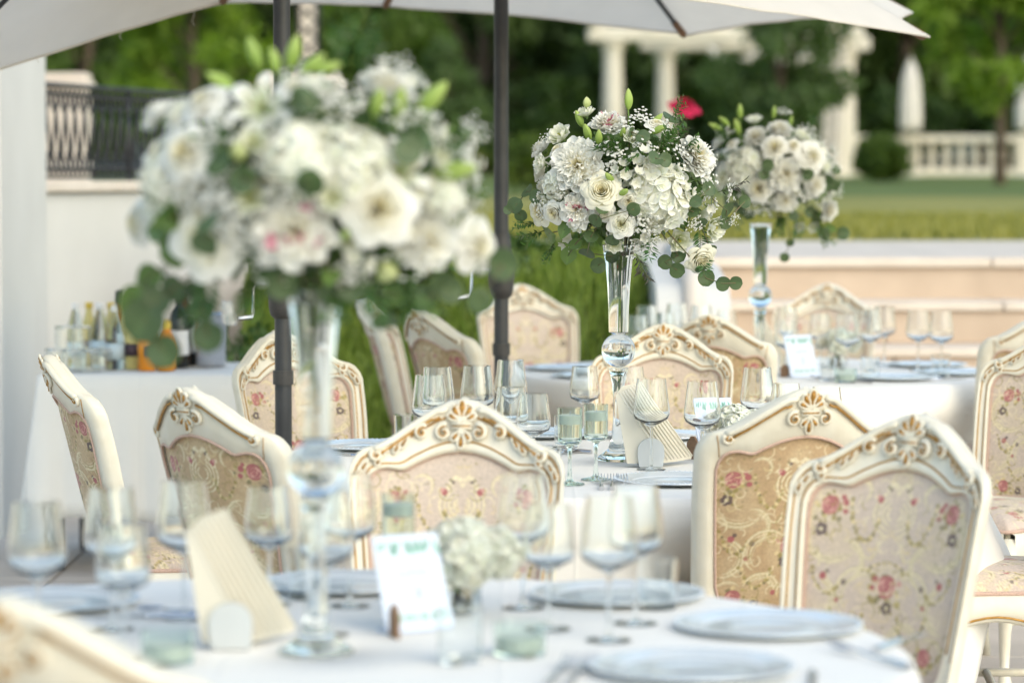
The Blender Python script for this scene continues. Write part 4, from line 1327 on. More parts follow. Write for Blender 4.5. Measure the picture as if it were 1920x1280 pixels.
# charger plates
def make_plate():
    t = thing('charger_plate', 'plate', 'plate')
    r = .155
    MB().lathe([(0, .0015), (.095, .0015), (.102, 0), (.108, .0015), (.13, .006), (r - .004, .0095), (r, .011), (r - .001, .0126), (r - .006, .0122), (.13, .0092), (.112, .0062), (.104, .0048), (.07, .0042), (.066, .0052), (.062, .0042), (0, .0040)], 56).build('charger', M['silver'], t)
    pts = [((r - .004) * math.cos(a), (r - .004) * math.sin(a), .0122) for a in np.linspace(0, 2 * PI, 72, endpoint=False)]
    b = MB()
    for p in pts:
        b.add([(p[0] + dx * .0042, p[1] + dy * .0042, p[2] + dz * .003) for dx, dy, dz in ((1, 0, 0), (0, 1, 0), (-1, 0, 0), (0, -1, 0), (0, 0, 1))], [(0, 1, 4), (1, 2, 4), (2, 3, 4), (3, 0, 4)])
    tag(b.build('beaded_rim', M['silver'], t), kind='stuff')
    MB().lathe([(.104, .0050), (.1075, .0064), (.111, .0066), (.108, .0050)], 56, closed_profile=True).build('inner_ring', M['porcelain'], t)
    return Proto(t)
PL = make_plate()
for x, y, lab in [(.42, 4.86, 'silver charger plate on the cloth edge nearest the pale-fronted chair'), (.185, 5.22, 'silver charger plate on the lily bouquet table farther along from the pale-fronted chair'), (.27, 4.44, 'silver charger plate on the lily bouquet table before a row of cutlery'),
                  (-.80, 5.14, 'silver charger plate on the lily bouquet table beside the side-on chair'), (-.30, 5.36, 'silver charger plate on the lily bouquet table behind the lily bouquet vase'), (-1.02, 4.66, 'silver charger plate near the cloth edge left of the large wine glass'),
                  (.40, 7.20, 'silver charger plate on the middle table beside the three forks'), (.42, 8.44, 'silver charger plate on the middle table before the chair facing the vase'), (-.40, 8.12, 'silver charger plate on the middle table before the umbrella pole chair'), (.98, 7.88, 'silver charger plate on the middle table before the tucked floral seat'), (.10, 8.50, 'silver charger plate at the back of the middle table behind the goblets'),
                  (1.40, 10.88, 'silver charger plate on the steps table beside two tumblers'), (1.66, 11.15, 'silver charger plate on the steps table beside the rose patterned chair'), (1.62, 11.62, 'silver charger plate on the steps table nearest the steps'), (.20, 11.42, 'silver charger plate on the steps table before the side-on chair'), (.30, 10.98, 'silver charger plate on the steps table before the umbrella pole')]:
    PL.put((x, y, ZC), random.uniform(0, 6), lab)

# cutlery (laid pointing along local +Y)
def make_fork():
    t = thing('fork', 'fork', 'fork')
    MB().tube([(0, -.10, .004), (0, -.05, .006), (0, .0, .007), (0, .035, .010)], [.0065, .005, .0026, .003], 8).build('handle', M['steel'], t)
    b = MB()
    b.grid([[(x, y, z + .0008 * s) for x in np.linspace(-.0125, .0125, 6) * w] for y, z, w, s in ((.03, .0095, .25, 0), (.04, .010, .8, 0), (.055, .008, 1, 0), (.062, .0085, 1, 0))])
    b.build('neck', M['steel'], t)
    for k in range(4):
        x = -.0105 + k * .007
        MB().tube([(x, .058, .009), (x, .08, .0105), (x, .100, .0145), (x, .108, .019)], [.0019, .0018, .0014, .0008], 6).build('tine', M['steel'], t)
    return Proto(t)
FK = make_fork()
for k, x in enumerate((.213, .240, .270)):
    FK.put((x, 7.13, ZC), random.uniform(-.04, .04), ['fork farthest from the charger plate in the row of three', 'middle fork in the row of three beside the charger plate', 'fork nearest the charger plate in the row of three'][k])
for k, (x, y, a) in enumerate([(.10, 4.40, -.2), (.07, 4.40, -.2), (.55, 4.55, .5), (1.18, 10.76, 1.1), (1.20, 10.71, 1.1)]):
    FK.put((x, y, ZC), a, ['dinner fork beside the plate on the lily bouquet table', 'salad fork beside the plate on the lily bouquet table, outer of two', 'fork lying alone at the cloth edge of the lily bouquet table', 'fork beside the low candle cup on the steps table', 'outer fork beside the low candle cup on the steps table'][k])
def make_knife():
    t = thing('knife', 'knife', 'knife')
    MB().tube([(0, -.11, .004), (0, -.06, .0045), (0, -.005, .004)], [.0062, .0068, .005], 8).build('handle', M['steel'], t)
    MB().prism([(-.005, -.006), (.005, -.006), (.0075, .03), (.008, .07), (.003, .105), (-.002, .112), (-.005, .08)], .0016, lambda a, b, c: (a, b, .002 + c)).build('blade', M['steel'], t, smooth=False)
    return Proto(t)
KN = make_knife()
for x, y, a, lab in [(.62, 4.72, -.5, 'knife right of the plate nearest the pale-fronted chair'), (.44, 4.34, -.1, 'knife lying right of the plate at the lily bouquet table'), (.12, 8.02, 1.0, 'knife behind the green goblets on the middle table'), (-.40, 7.92, 1.2, 'knife lying in front of the plate by the umbrella pole chair'), (-.43, 7.88, 1.2, 'second knife in front of the plate by the umbrella pole chair'), (-.62, 4.98, 1.5, 'knife by the silver plate near the side-on chair'), (1.56, 10.82, -1.1, 'knife beside the silver plate on the steps table')]:
    KN.put((x, y, ZC), a, lab)
def make_spoon():
    t = thing('spoon', 'spoon', 'spoon')
    MB().tube([(0, -.10, .004), (0, -.04, .006), (0, .04, .008)], [.006, .004, .0025], 8).build('handle', M['steel'], t)
    P = [[(.019 * r * math.sin(a), .065 + .03 * r * math.cos(a), .006 + .006 * r * r) for a in np.linspace(0, 2 * PI, 20)] for r in (.01, .4, .7, 1)]
    MB().grid(P).build('bowl', M['steel'], t)
    return Proto(t)
SPN = make_spoon()
for x, y, a, lab in [(.10, 7.98, -.5, 'spoon lying behind the green goblets, blade side'), (.125, 7.90, -.45, 'spoon lying behind the green goblets, nearer the goblets'), (-.55, 5.02, 1.4, 'spoon beside the plate near the side-on chair')]:
    SPN.put((x, y, ZC), a, lab)

# napkin fans in their holders
def napkin_set(x, y, rz, labs, sc=1.0, wide=1.0):
    h = thing('napkin_holder', labs[0], 'napkin holder', (x, y, ZC), rz)
    h.scale = (sc, sc, sc)
    for yy in (-.034, .030):
        pl = [(-.030, .004), (.030, .004), (.034, .03)] + [(.034 * math.cos(a), .045 + .031 * math.sin(a)) for a in np.linspace(.2, PI - .2, 10)] + [(-.034, .03)]
        MB().prism(pl, .010, lambda a, b, c, yy=yy: (a, yy + c, b)).build('cheek', M['plastic'], h, smooth=False)
    MB().box((0, .003, .004), (.060, .070, .008), bev=.003).build('base', M['plastic'], h, smooth=False)
    f = thing('napkin_fan', labs[1], 'napkins', (x, y, ZC), rz)
    f.scale = (sc * wide, sc, sc)
    for k in range(9):
        o = .0078 * k
        pl = [(-.046, .010), (-.070 + .002 * k, .186 + .002 * k), (-.062 + o * .72, .190 + .0028 * k), (.026 + o * 1.05, .018), (.024 + o * 1.05, .010)]
        yy = -.018 + .0044 * k
        lean = .12 * (k - 4)
        xf = lambda a, b, c, yy=yy, lean=lean, k=k: (a, yy + c + lean * b * .2 + (a + .07) * (.060 * k + (.035 if k % 2 else -.0)), b)
        nk = MB().prism(pl, .0022, xf).build('napkin', M['napkin'], f, smooth=False)
        MB().tube([xf(pl[2][0], pl[2][1], .001), xf((pl[2][0] + pl[3][0]) / 2, (pl[2][1] + pl[3][1]) / 2, -.0006), xf(pl[3][0], pl[3][1], .001)], .0024, 6).build('folded_edge', M['napkin'], nk)
napkin_set(.352, 7.60, .05, ('milky napkin holder on the middle table', 'cream embossed napkins fanned out beside the middle vase'), 1.0, 1.3)
napkin_set(-.440, 4.67, .0, ('bluish milky napkin holder on the lily bouquet table', 'cream napkins fanned out beside the lily bouquet vase'))
napkin_set(.985, 11.42, .1, ('milky napkin holder on the steps table', 'cream napkins fanned out behind the card of the steps table'))

# table cards
def text_mesh(txt, size, shear=0.0, mat=None, name='lettering'):
    cu = bpy.data.curves.new('t', 'FONT')
    cu.body = txt; cu.size = size; cu.shear = shear; cu.align_x = 'CENTER'; cu.align_y = 'CENTER'; cu.extrude = .0002
    ob = bpy.data.objects.new('t', cu); COL.objects.link(ob)
    dg = bpy.context.evaluated_depsgraph_get()
    me = bpy.data.meshes.new_from_object(ob.evaluated_get(dg))
    bpy.data.objects.remove(ob); bpy.data.curves.remove(cu)
    me.name = name
    me.materials.clear(); me.materials.append(mat or M['ink'])
    return me
def table_card(x, y, rz, num, lab, w=.122, h=.160, lean=.36):
    t = thing('table_card', lab, 'table card', (x, y, ZC), rz)
    t.rotation_euler = (0, 0, rz)
    c = MB().box((0, 0, h / 2), (w, .004, h), bev=.0015).build('frame', M['acrylic'], t, smooth=False, loc=(0, 0, .004), rot=(-lean, 0, 0))
    MB().box((0, -.0028, h / 2), (w - .016, .001, h - .014)).build('paper', M['paper'], c, smooth=False)
    for nm, z, sz, sh, tx in (('lettering', h * .60, .030, .35, 'table'), ('numeral', h * .36, .050, .1, num)):
        o = link(nm, text_mesh(tx, sz, sh, name=nm), c, (0, -.0036, z), (PI / 2, 0, 0))
    for zz, sg in ((h - .010, -1), (.012, 1)):
        b = MB()
        g = random.Random(4)
        for k in range(17):
            px = -w / 2 + .014 + (w - .028) * k / 16
            L = g.uniform(.012, .030) * (1.0 if sg < 0 else .7); a = sg * PI / 2 + g.uniform(-.5, .5)
            for q in (0.0,):
                td = teardrop(px, zz, a, L, L * .22, 8)
                b.add([(u, -.0036, v) for u, v in td], [tuple(range(8))])
        b.build('printed_leaves', M['print_green'], c, smooth=False)
    MB().box((0, .022, .0025), (w * .92, .052, .004), bev=.001).build('foot', M['acrylic'], t, smooth=False)
    return t
def kraft_tag(x, y, rz, lab, s=1.0):
    o = MB().prism([(-.021 * s, 0), (.021 * s, 0), (.021 * s, .042 * s), (.006 * s, .060 * s), (-.006 * s, .060 * s), (-.021 * s, .042 * s)], .006, lambda a, b, c: (a, c, b)).build('name_block', M['kraft'], None, smooth=False, loc=(x, y, ZC), rot=(0, 0, rz))
    tag(o, lab, 'name block')
table_card(-.150, 4.83, .52, 'IX', 'white table card with leaf print standing on the lily bouquet table')
table_card(.55, 7.84, .45, 'C', 'white table card with hanging leaf print beside the hydrangea posy')
table_card(1.08, 10.98, .50, 'II', 'white table card with blue frame on the steps table')
kraft_tag(-.192, 4.77, -1.2, 'brown name block leaning at the card on the lily bouquet table', .9)
kraft_tag(.472, 7.80, -.9, 'brown house-shaped block left of the leaf print card')
kraft_tag(.60, 7.98, .15, 'brown house-shaped block behind the posy glass', .85); kraft_tag(.645, 8.02, .0, 'brown house-shaped block right of the posy glass on the middle table', .9)
kraft_tag(1.005, 10.99, -.5, 'brown name block beside the blue framed card on the steps table', .8)

# ---------------------------------------------------------------- tall vases
def make_vase():
    t = thing('tall_vase', 'vase', 'vase')
    MB().lathe([(0, .328), (.016, .329), (.0255, .334), (.0258, .345), (.0268, .40), (.030, .46), (.0355, .515), (.0425, .558), (.0430, .562), (.0415, .563), (.0400, .556), (.0385, .545), (0, .545)], 40).build('trumpet', M['vglass'], t)
    R_ = .0445
    MB().lathe([(0, .287 - R_)] + [(R_ * math.sin(a), .287 - R_ * math.cos(a)) for a in np.linspace(.12, PI - .12, 24)] + [(0, .287 + R_)], 40).build('ball', M['vglass'], t)
    MB().lathe([(0, .2415), (.022, .2415), (.0245, .237), (.0235, .229), (.0205, .224), (.021, .219), (.0165, .20), (.0135, .15), (.0145, .10), (.0185, .055), (.028, .028), (.05, .012), (.058, .007), (.059, .003), (.058, 0), (0, 0)][::-1], 36).build('stem_and_foot', M['vglass'], t)
    return Proto(t)
VS = make_vase()
V1, V2, V3 = (T1[0], T1[1]), (T2[0], T2[1]), (T3[0], T3[1])
VS.put((*V1, ZC), 0, 'tall glass ball-stem vase on the table farthest from the steps')
VS.put((*V2, ZC), 0, 'tall glass ball-stem vase on the middle round table')
VS.put((*V3, ZC), 0, 'tall glass ball-stem vase on the table beside the steps')

# ================================================================== FLOWERS (local +Z is the way the bloom looks)
def pcol(t, a, b):
    return np.array(a) * (1 - t) + np.array(b) * t
WHT = (0.90, 0.90, 0.865); IVO = (0.87, 0.845, 0.72); YEL = (0.82, 0.75, 0.48); GRN = (0.50, 0.60, 0.24)
def petal_grid(mb, ang, r0, r1, z0, z1, width, cup, ruff, c_in, c_out, nu=7, nv=6, g=random, notch=0.0, curl=0.0):
    """petal from (r0,z0) out to (r1,z1); cup bends the sides up"""
    P = []; C = []
    ph = g.uniform(0, 6)
    for i in range(nv):
        t = i / (nv - 1)
        row = []; cr = []
        r = r0 + (r1 - r0) * t
        z = z0 + (z1 - z0) * (t ** 1.35)
        wv = width * (math.sin(PI * (0.10 + 0.72 * t)) ** .8)
        for j in range(nu):
            s = -1 + 2 * j / (nu - 1)
            edge = t ** 3
            rr_ = r - edge * (s * s) * (r1 - r0) * .28 + notch * edge * (1 - abs(s)) * -1
            x = rr_; y = wv * s
            zz = z + cup * (s * s) * wv - curl * max(0, t - .7) ** 2 * 4 + ruff * edge * math.sin(5 * s + ph) + ruff * .5 * t * math.sin(9 * s + ph * 2)
            row.append((x * math.cos(ang) - y * math.sin(ang), x * math.sin(ang) + y * math.cos(ang), zz))
            cr.append(pcol(t, c_in, c_out))
        P.append(row); C.append(cr)
    mb.grid(np.array(P), np.array(C))
def rose_mesh(seed, open_=.6, c0=YEL, c1=IVO, c2=WHT):
    g = random.Random(seed); mb = MB()
    # unit radius 1; layers of cupped petals
    layers = [(2, .05, .08, .60), (3, .12, .17, .62), (4, .20, .27, .60), (4, .29, .38, .57), (5, .38, .50, .53), (5, .46, .64, .46), (6, .54, .84, .36), (6, .62, 1.04, .22)]
    for li, (n, ra, rb, h) in enumerate(layers):
        f = li / 7
        for k in range(n):
            a = 2 * PI * k / n + li * .7 + g.uniform(-.2, .2)
            hw = PI / n * 1.35
            P = []; C = []
            ph = g.uniform(0, 6)
            top = h * g.uniform(.93, 1.06)
            for t in np.linspace(0, 1, 8):
                row = []; cr = []
                for s in np.linspace(-1, 1, 9):
                    th = a + s * hw * (.55 + .45 * math.sin(PI * min(1, t * .75 + .15)))
                    tt = t * (1 - .16 * s * s)
                    r = ra * .5 + (ra - ra * .5) * min(1, tt * 2.2) + (rb - ra) * tt ** 2.0 * (open_ + .4)
                    r += .05 * f * tt ** 6 * (1 + .6 * math.sin(3 * s + ph))
                    z = -.28 + (top + .28) * math.sin(tt * PI / 2 * (1.0 + .22 * f)) - .14 * f * tt ** 5 * (1 + s * s)
                    z += .018 * math.sin(4 * s + ph) * tt ** 2
                    row.append((r * math.cos(th), r * math.sin(th), z))
                    cr.append(pcol(min(1, f * .75 + .35 * tt), c0, c1) * (1 - f * tt) + np.array(c2) * f * tt)
                P.append(row); C.append(cr)
            mb.grid(np.array(P), np.array(C))
    mb.lathe([(0, -.45), (.12, -.40), (.30, -.22), (.34, -.05)], 10, col=(.14, .22, .06))
    return mb.mesh('rose', M['petal'])
def peony_mesh(seed, center=(0.80, .72, .42), fleck=None, n_in=70):
    g = random.Random(seed); mb = MB()
    for k in range(9):
        petal_grid(mb, k * 2 * PI / 9 + g.uniform(-.15, .15), .06, 1.0 * g.uniform(.92, 1.08), -.22, .02 + g.uniform(-.08, .10), .42, .35, .035, (.78, .78, .70), WHT, g=g)
    for k in range(8):
        petal_grid(mb, k * 2 * PI / 8 + .3 + g.uniform(-.15, .15), .06, .88 * g.uniform(.9, 1.08), -.15, .22 + g.uniform(-.06, .1), .38, .40, .045, (.78, .78, .70), WHT, g=g)
    for k in range(n_in):
        q = (k + .5) / n_in
        el = math.acos(1 - q * .80)
        a = k * 2.39996 + g.uniform(-.25, .25)
        L = .78 * g.uniform(.86, 1.10)
        r1 = L * math.sin(el) + .02; z1 = L * math.cos(el) * .78
        col0 = pcol(q, center, (.82, .82, .74)); c1 = WHT
        if fleck and g.random() < .12 and q < .6: c1 = fleck; col0 = fleck
        P = []; C = []
        ph = g.uniform(0, 6)
        w_ = .20 * g.uniform(.7, 1.25)
        for t in np.linspace(0, 1, 6):
            row = []; cr = []
            for s in np.linspace(-1, 1, 6):
                r = .04 + (r1 - .04) * t ** (1.2 - .5 * q)
                z = -.15 + (z1 + .15) * t ** (.55 + .7 * q)
                wv = w_ * math.sin(PI * (.12 + .66 * t))
                bend = .10 * math.sin(6 * s + ph) * t * t
                tip = -.12 * t ** 4 * s * s + .07 * t ** 3 * math.sin(9 * s + ph)
                nx, nz = math.cos(el), -math.sin(el)
                x = r + bend * nx + tip * math.sin(el); zz = z + bend * -nz * .6 + tip * math.cos(el); y = wv * s
                row.append((x * math.cos(a) - y * math.sin(a), x * math.sin(a) + y * math.cos(a), zz))
                cr.append(pcol(t ** 1.3, col0, c1))
            P.append(row); C.append(cr)
        mb.grid(np.array(P), np.array(C))
    mb.lathe([(0, -.5), (.15, -.42), (.3, -.28), (.3, -.18)], 10, col=(.13, .2, .06))
    return mb.mesh('peony', M['petal'])
def floret(mb, p, n, r, g, col, npet=4, cupv=.25, pointed=0.0):
    q = Vector(n).to_track_quat('Z', 'Y'); roll = g.uniform(0, 6.28)
    for k in range(npet):
        a = roll + 2 * PI * k / npet
        P = []; C = []
        for t in np.linspace(0, 1, 5):
            row = []; cr = []
            wv = r * (.62 if npet == 4 else .42) * (math.sin(PI * min(1, .08 + (.70 if not pointed else .86) * t)) ** .8)
            for s in (-1, -.4, .4, 1):
                x = r * t * (1 - .15 * s * s * t); y = wv * s
                z = r * cupv * (t * t) + .10 * r * s * s * (1 - t) + r * .06 * math.sin(7 * s + k + p[0] * 90)
                v = Vector((x * math.cos(a) - y * math.sin(a), x * math.sin(a) + y * math.cos(a), z))
                v = q @ v
                row.append((p[0] + v.x, p[1] + v.y, p[2] + v.z)); cr.append(pcol(t, (col[0] * .92, col[1] * .93, col[2] * .80), col))
            P.append(row); C.append(cr)
        mb.grid(np.array(P), np.array(C))
def hydrangea_mesh(seed, n=115):
    g = random.Random(seed); mb = MB()
    for k in range(n):
        q = (k + .5) / n
        el = math.acos(1 - q * 1.72); a = k * 2.39996 + g.uniform(-.2, .2)
        R_ = .84 * g.uniform(.90, 1.10)
        d = Vector((math.sin(el) * math.cos(a), math.sin(el) * math.sin(a), math.cos(el)))
        p = (d.x * R_, d.y * R_, d.z * R_ * .86)
        nn = (d + Vector((g.gauss(0, .28), g.gauss(0, .28), g.gauss(0, .28)))).normalized()
        floret(mb, p, nn, .25 * g.uniform(.85, 1.2), g, (.89 * g.uniform(.97, 1.02), .89, .84))
        mb.tube([(0, 0, -.2), p], [.02, .010], 4, col=(.62, .68, .48))
    mb.lathe([(0, -.42)] + [(.72 * math.sin(a), .66 * -math.cos(a)) for a in np.linspace(.8, PI - .1, 10)] + [(0, .66)], 16, col=(.84, .84, .74))
    mb.tube([(0, 0, -1.0), (0, 0, -.2)], .05, 6, col=(.2, .3, .1))
    return mb.mesh('hydrangea', M['petal'])
def lisianthus_mesh(seed):
    g = random.Random(seed); mb = MB()
    for li, (n, L, z1) in enumerate(((4, .42, .50), (5, .70, .46), (6, .98, .30))):
        for k in range(n):
            petal_grid(mb, 2 * PI * k / n + li * .6 + g.uniform(-.15, .15), .05, L * g.uniform(.92, 1.08), -.35, z1 * g.uniform(.85, 1.1), .40 * (.6 + .2 * li), .45, .05, (.55, .62, .30), pcol(.5 + .25 * li, IVO, WHT), g=g, nu=8, nv=7, curl=.10)
    for k in range(6):
        a = k * 1.05
        mb.tube([(0, 0, -.2), (.07 * math.cos(a), .07 * math.sin(a), .22)], [.02, .035], 5, col=(.55, .52, .12))
    mb.lathe([(0, -.6), (.08, -.55), (.16, -.35), (.12, -.3)], 8, col=(.2, .32, .1))
    return mb.mesh('lisianthus', M['petal'])
def lily_mesh(seed):
    g = random.Random(seed); mb = MB()
    for k in range(6):
        a = k * PI / 3
        P = []; C = []
        wid = .24 if k % 2 else .17
        for t in np.linspace(0, 1, 9):
            row = []; cr = []
            r = .06 + .94 * t; z = -.5 + .62 * math.sin(min(1, t * 1.15) * PI / 2) - .38 * max(0, t - .6) ** 1.5 * 2
            wv = wid * math.sin(PI * min(1, .05 + .95 * t)) ** .75
            for s in (-1, -.5, 0, .5, 1):
                y = wv * s
                row.append((r * math.cos(a) - y * math.sin(a), r * math.sin(a) + y * math.cos(a), z + .10 * s * s * (1 - t) + (.02 if s == 0 else 0)))
                cr.append(pcol(min(1, t * 1.2 + abs(s) * .3), (.62, .70, .36), WHT))
            P.append(row); C.append(cr)
        mb.grid(np.array(P), np.array(C))
        b = a + .5
        tip = (.32 * math.cos(b), .32 * math.sin(b), .42)
        mb.tube([(0, 0, -.4), (.12 * math.cos(b), .12 * math.sin(b), .1), tip], [.014, .012, .01], 5, col=(.55, .62, .28))
        mb.tube([(tip[0] - .05 * math.sin(b), tip[1] + .05 * math.cos(b), .42), (tip[0] + .05 * math.sin(b), tip[1] - .05 * math.cos(b), .43)], .025, 6, col=(.36, .14, .03))
    mb.tube([(0, 0, -.5), (0, 0, .52)], [.02, .03], 6, col=(.5, .6, .25))
    return mb.mesh('lily', M['petal'])
def alstro_mesh(seed):
    g = random.Random(seed); mb = MB()
    for k in range(3):
        a = k * 2.1 + .4
        p = (.45 * math.cos(a), .45 * math.sin(a), .1 * k)
        floret(mb, p, (math.cos(a) * .6, math.sin(a) * .6, .8), .58, g, (.83, .82, .77), npet=6, cupv=.55, pointed=1)
        mb.tube([(0, 0, -.7), (p[0] * .7, p[1] * .7, -.2), p], .03, 5, col=(.22, .34, .1))
    return mb.mesh('alstroemeria', M['petal'])
def bud_mesh(col0, col1, fat=.22):
    mb = MB()
    P = []; C = []
    for t in np.linspace(0, 1, 11):
        r = fat * math.sin(PI * t ** .85) ** .8 + (.02 if t < .99 else .003)
        row = []; cr = []
        for a in np.linspace(0, 2 * PI, 13):
            f = 1 + .12 * math.cos(3 * a)
            row.append((r * f * math.cos(a), r * f * math.sin(a), t)); cr.append(pcol(abs(t - .3), col0, col1))
        P.append(row); C.append(cr)
    mb.grid(np.array(P), np.array(C))
    mb.tube([(0, 0, -.8), (0.02, 0, -.3), (0, 0, .03)], .035, 6, col=(.20, .33, .08))
    return mb.mesh('bud', M['petal'])
def gyps_mesh(seed, n=46):
    g = random.Random(seed); mb = MB()
    for k in range(n):
        d = Vector((g.gauss(0, 1), g.gauss(0, 1), abs(g.gauss(0, 1)) * .9)).normalized() * g.uniform(.35, 1)
        if k % 2 == 0:
            mb.tube([(0, 0, -.35), (d.x * .4, d.y * .4, d.z * .35), tuple(d)], .008, 3, col=(.16, .24, .09), caps=False)
        r = g.uniform(.045, .085)
        for q in range(4):
            a = q * PI / 2 + g.uniform(0, 1)
            o = Vector((math.cos(a), math.sin(a), .3)) * r * .6
            c = d + o
            vs = [(c.x + r, c.y, c.z), (c.x - r, c.y, c.z), (c.x, c.y + r, c.z), (c.x, c.y - r, c.z), (c.x, c.y, c.z + r * .8), (c.x, c.y, c.z - r * .8)]
            mb.add(vs, [(0, 2, 4), (2, 1, 4), (1, 3, 4), (3, 0, 4), (2, 0, 5), (1, 2, 5), (3, 1, 5), (0, 3, 5)], (.84, .84, .80))
    return mb.mesh('babys_breath', M['petal'], smooth=False)
def leaf_mesh(kind):
    mb = MB()
    P = []; C = []
    for t in np.linspace(0, 1, 9):
        if kind == 'round': wv = .5 * math.sqrt(max(0, 1 - (2 * t - 1) ** 2)) * (1 - .1 * (t - .5)) + .012
        elif kind == 'broad': wv = .33 * math.sin(PI * t ** .8) ** .9 + .01
        else: wv = .17 * math.sin(PI * t ** .8) ** .9 + .008
        row = []; cr = []
        for s in np.linspace(-1, 1, 7):
            row.append((wv * s, t, .10 * abs(s) * wv * 2 - .16 * (t - .4) ** 2 + .015 * math.sin(9 * t + 2 * s)))
            base = {'round': (.075, .118, .052), 'broad': (.12, .20, .055), 'narrow': (.05, .115, .03)}[kind]
            cr.append(np.array(base) * (1.25 if abs(s) < .1 else 1.0))
        P.append(row); C.append(cr)
    mb.grid(np.array(P), np.array(C))
    return mb.mesh('leaf', M['leaf'])
def sprig_mesh(kind, seed):
    """a small spray of fine leaves along +Z"""
    g = random.Random(seed); mb = MB()
    nst = 3 if kind == 'ruscus' else 1
    for q in range(nst):
        bx, by = g.uniform(-.35, .35), g.uniform(-.35, .35)
        pts = [(bx * t * t, by * t * t, t * (1 - .1 * q)) for t in np.linspace(0, 1, 7)]
        mb.tube(pts, [.014 * (1 - .7 * t) for t in np.linspace(0, 1, 7)], 5, col=(.12, .15, .05))
        m = 9 if kind == 'ruscus' else 15
        for k in range(m):
            t = .15 + .85 * k / m
            p = Vector((bx * t * t, by * t * t, t * (1 - .1 * q)))
            for sg in (-1, 1):
                L = (.20 if kind == 'ruscus' else .30 * math.sin(PI * (.15 + .8 * (1 - t)) ) + .05) * g.uniform(.8, 1.2)
                a = g.uniform(-.6, .6) + (q * 1.1)
                d = Vector((sg * math.cos(a) * .85, sg * math.sin(a) * .85, .55)).normalized()
                b = d.cross(Vector((g.gauss(0, .4), 1, g.gauss(0, .4)))).normalized()
                wv = L * (.20 if kind == 'ruscus' else .10)
                c0 = (.055, .125, .028) if kind == 'ruscus' else (.045, .11, .03)
                if kind == 'dark': c0 = (.055, .05, .04)
                cc = np.array(c0) * g.uniform(.8, 1.35)
                mb.add([tuple(p), tuple(p + d * L * .5 + b * wv), tuple(p + d * L), tuple(p + d * L * .5 - b * wv)], [(0, 1, 2), (0, 2, 3)], cc)
    return mb.mesh('sprig', M['leaf'], smooth=False)

FL = dict(
    rose=[rose_mesh(1), rose_mesh(2, .8, (.80, .76, .56), (.82, .80, .70)), rose_mesh(3, .5)],
    crose=[rose_mesh(4, .7, (.84, .77, .50), (.87, .83, .66), (.88, .86, .74))],
    peony=[peony_mesh(5), peony_mesh(6), peony_mesh(7)], ppeony=[peony_mesh(8, fleck=(.66, .24, .34))],
    hydrangea=[hydrangea_mesh(9), hydrangea_mesh(10)], lis=[lisianthus_mesh(11), lisianthus_mesh(12)],
    ranun=[rose_mesh(13, .9, (.66, .64, .30), (.85, .83, .70))],
    lily=[lily_mesh(14)], alstro=[alstro_mesh(15), alstro_mesh(16)],
    lbud=[bud_mesh((.36, .52, .12), (.56, .66, .24), .17)], gbud=[bud_mesh((.50, .58, .24), (.70, .72, .42), .34)],
    gyps=[gyps_mesh(17), gyps_mesh(18), gyps_mesh(19)],
)
NAMES = dict(rose='rose', crose='rose', peony='peony', ppeony='peony', hydrangea='hydrangea', lis='lisianthus', ranun='ranunculus', lily='lily', alstro='alstroemeria', lbud='lily_bud', gbud='lisianthus_bud', gyps='babys_breath')
LEAF = {k: leaf_mesh(k) for k in ('round', 'broad', 'narrow')}
SPR = dict(ruscus=[sprig_mesh('ruscus', 1), sprig_mesh('ruscus', 2)], fern=[sprig_mesh('fern', 3), sprig_mesh('fern', 4)], dark=[sprig_mesh('dark', 5)])
# bloom on the red rose plant
redm = rose_mesh(40, .7, (.42, .006, .03), (.55, .012, .06), (.62, .02, .09))
link('bloom', redm, rr, (0, 0, .80), (RAD(30), RAD(8), .2), .082)

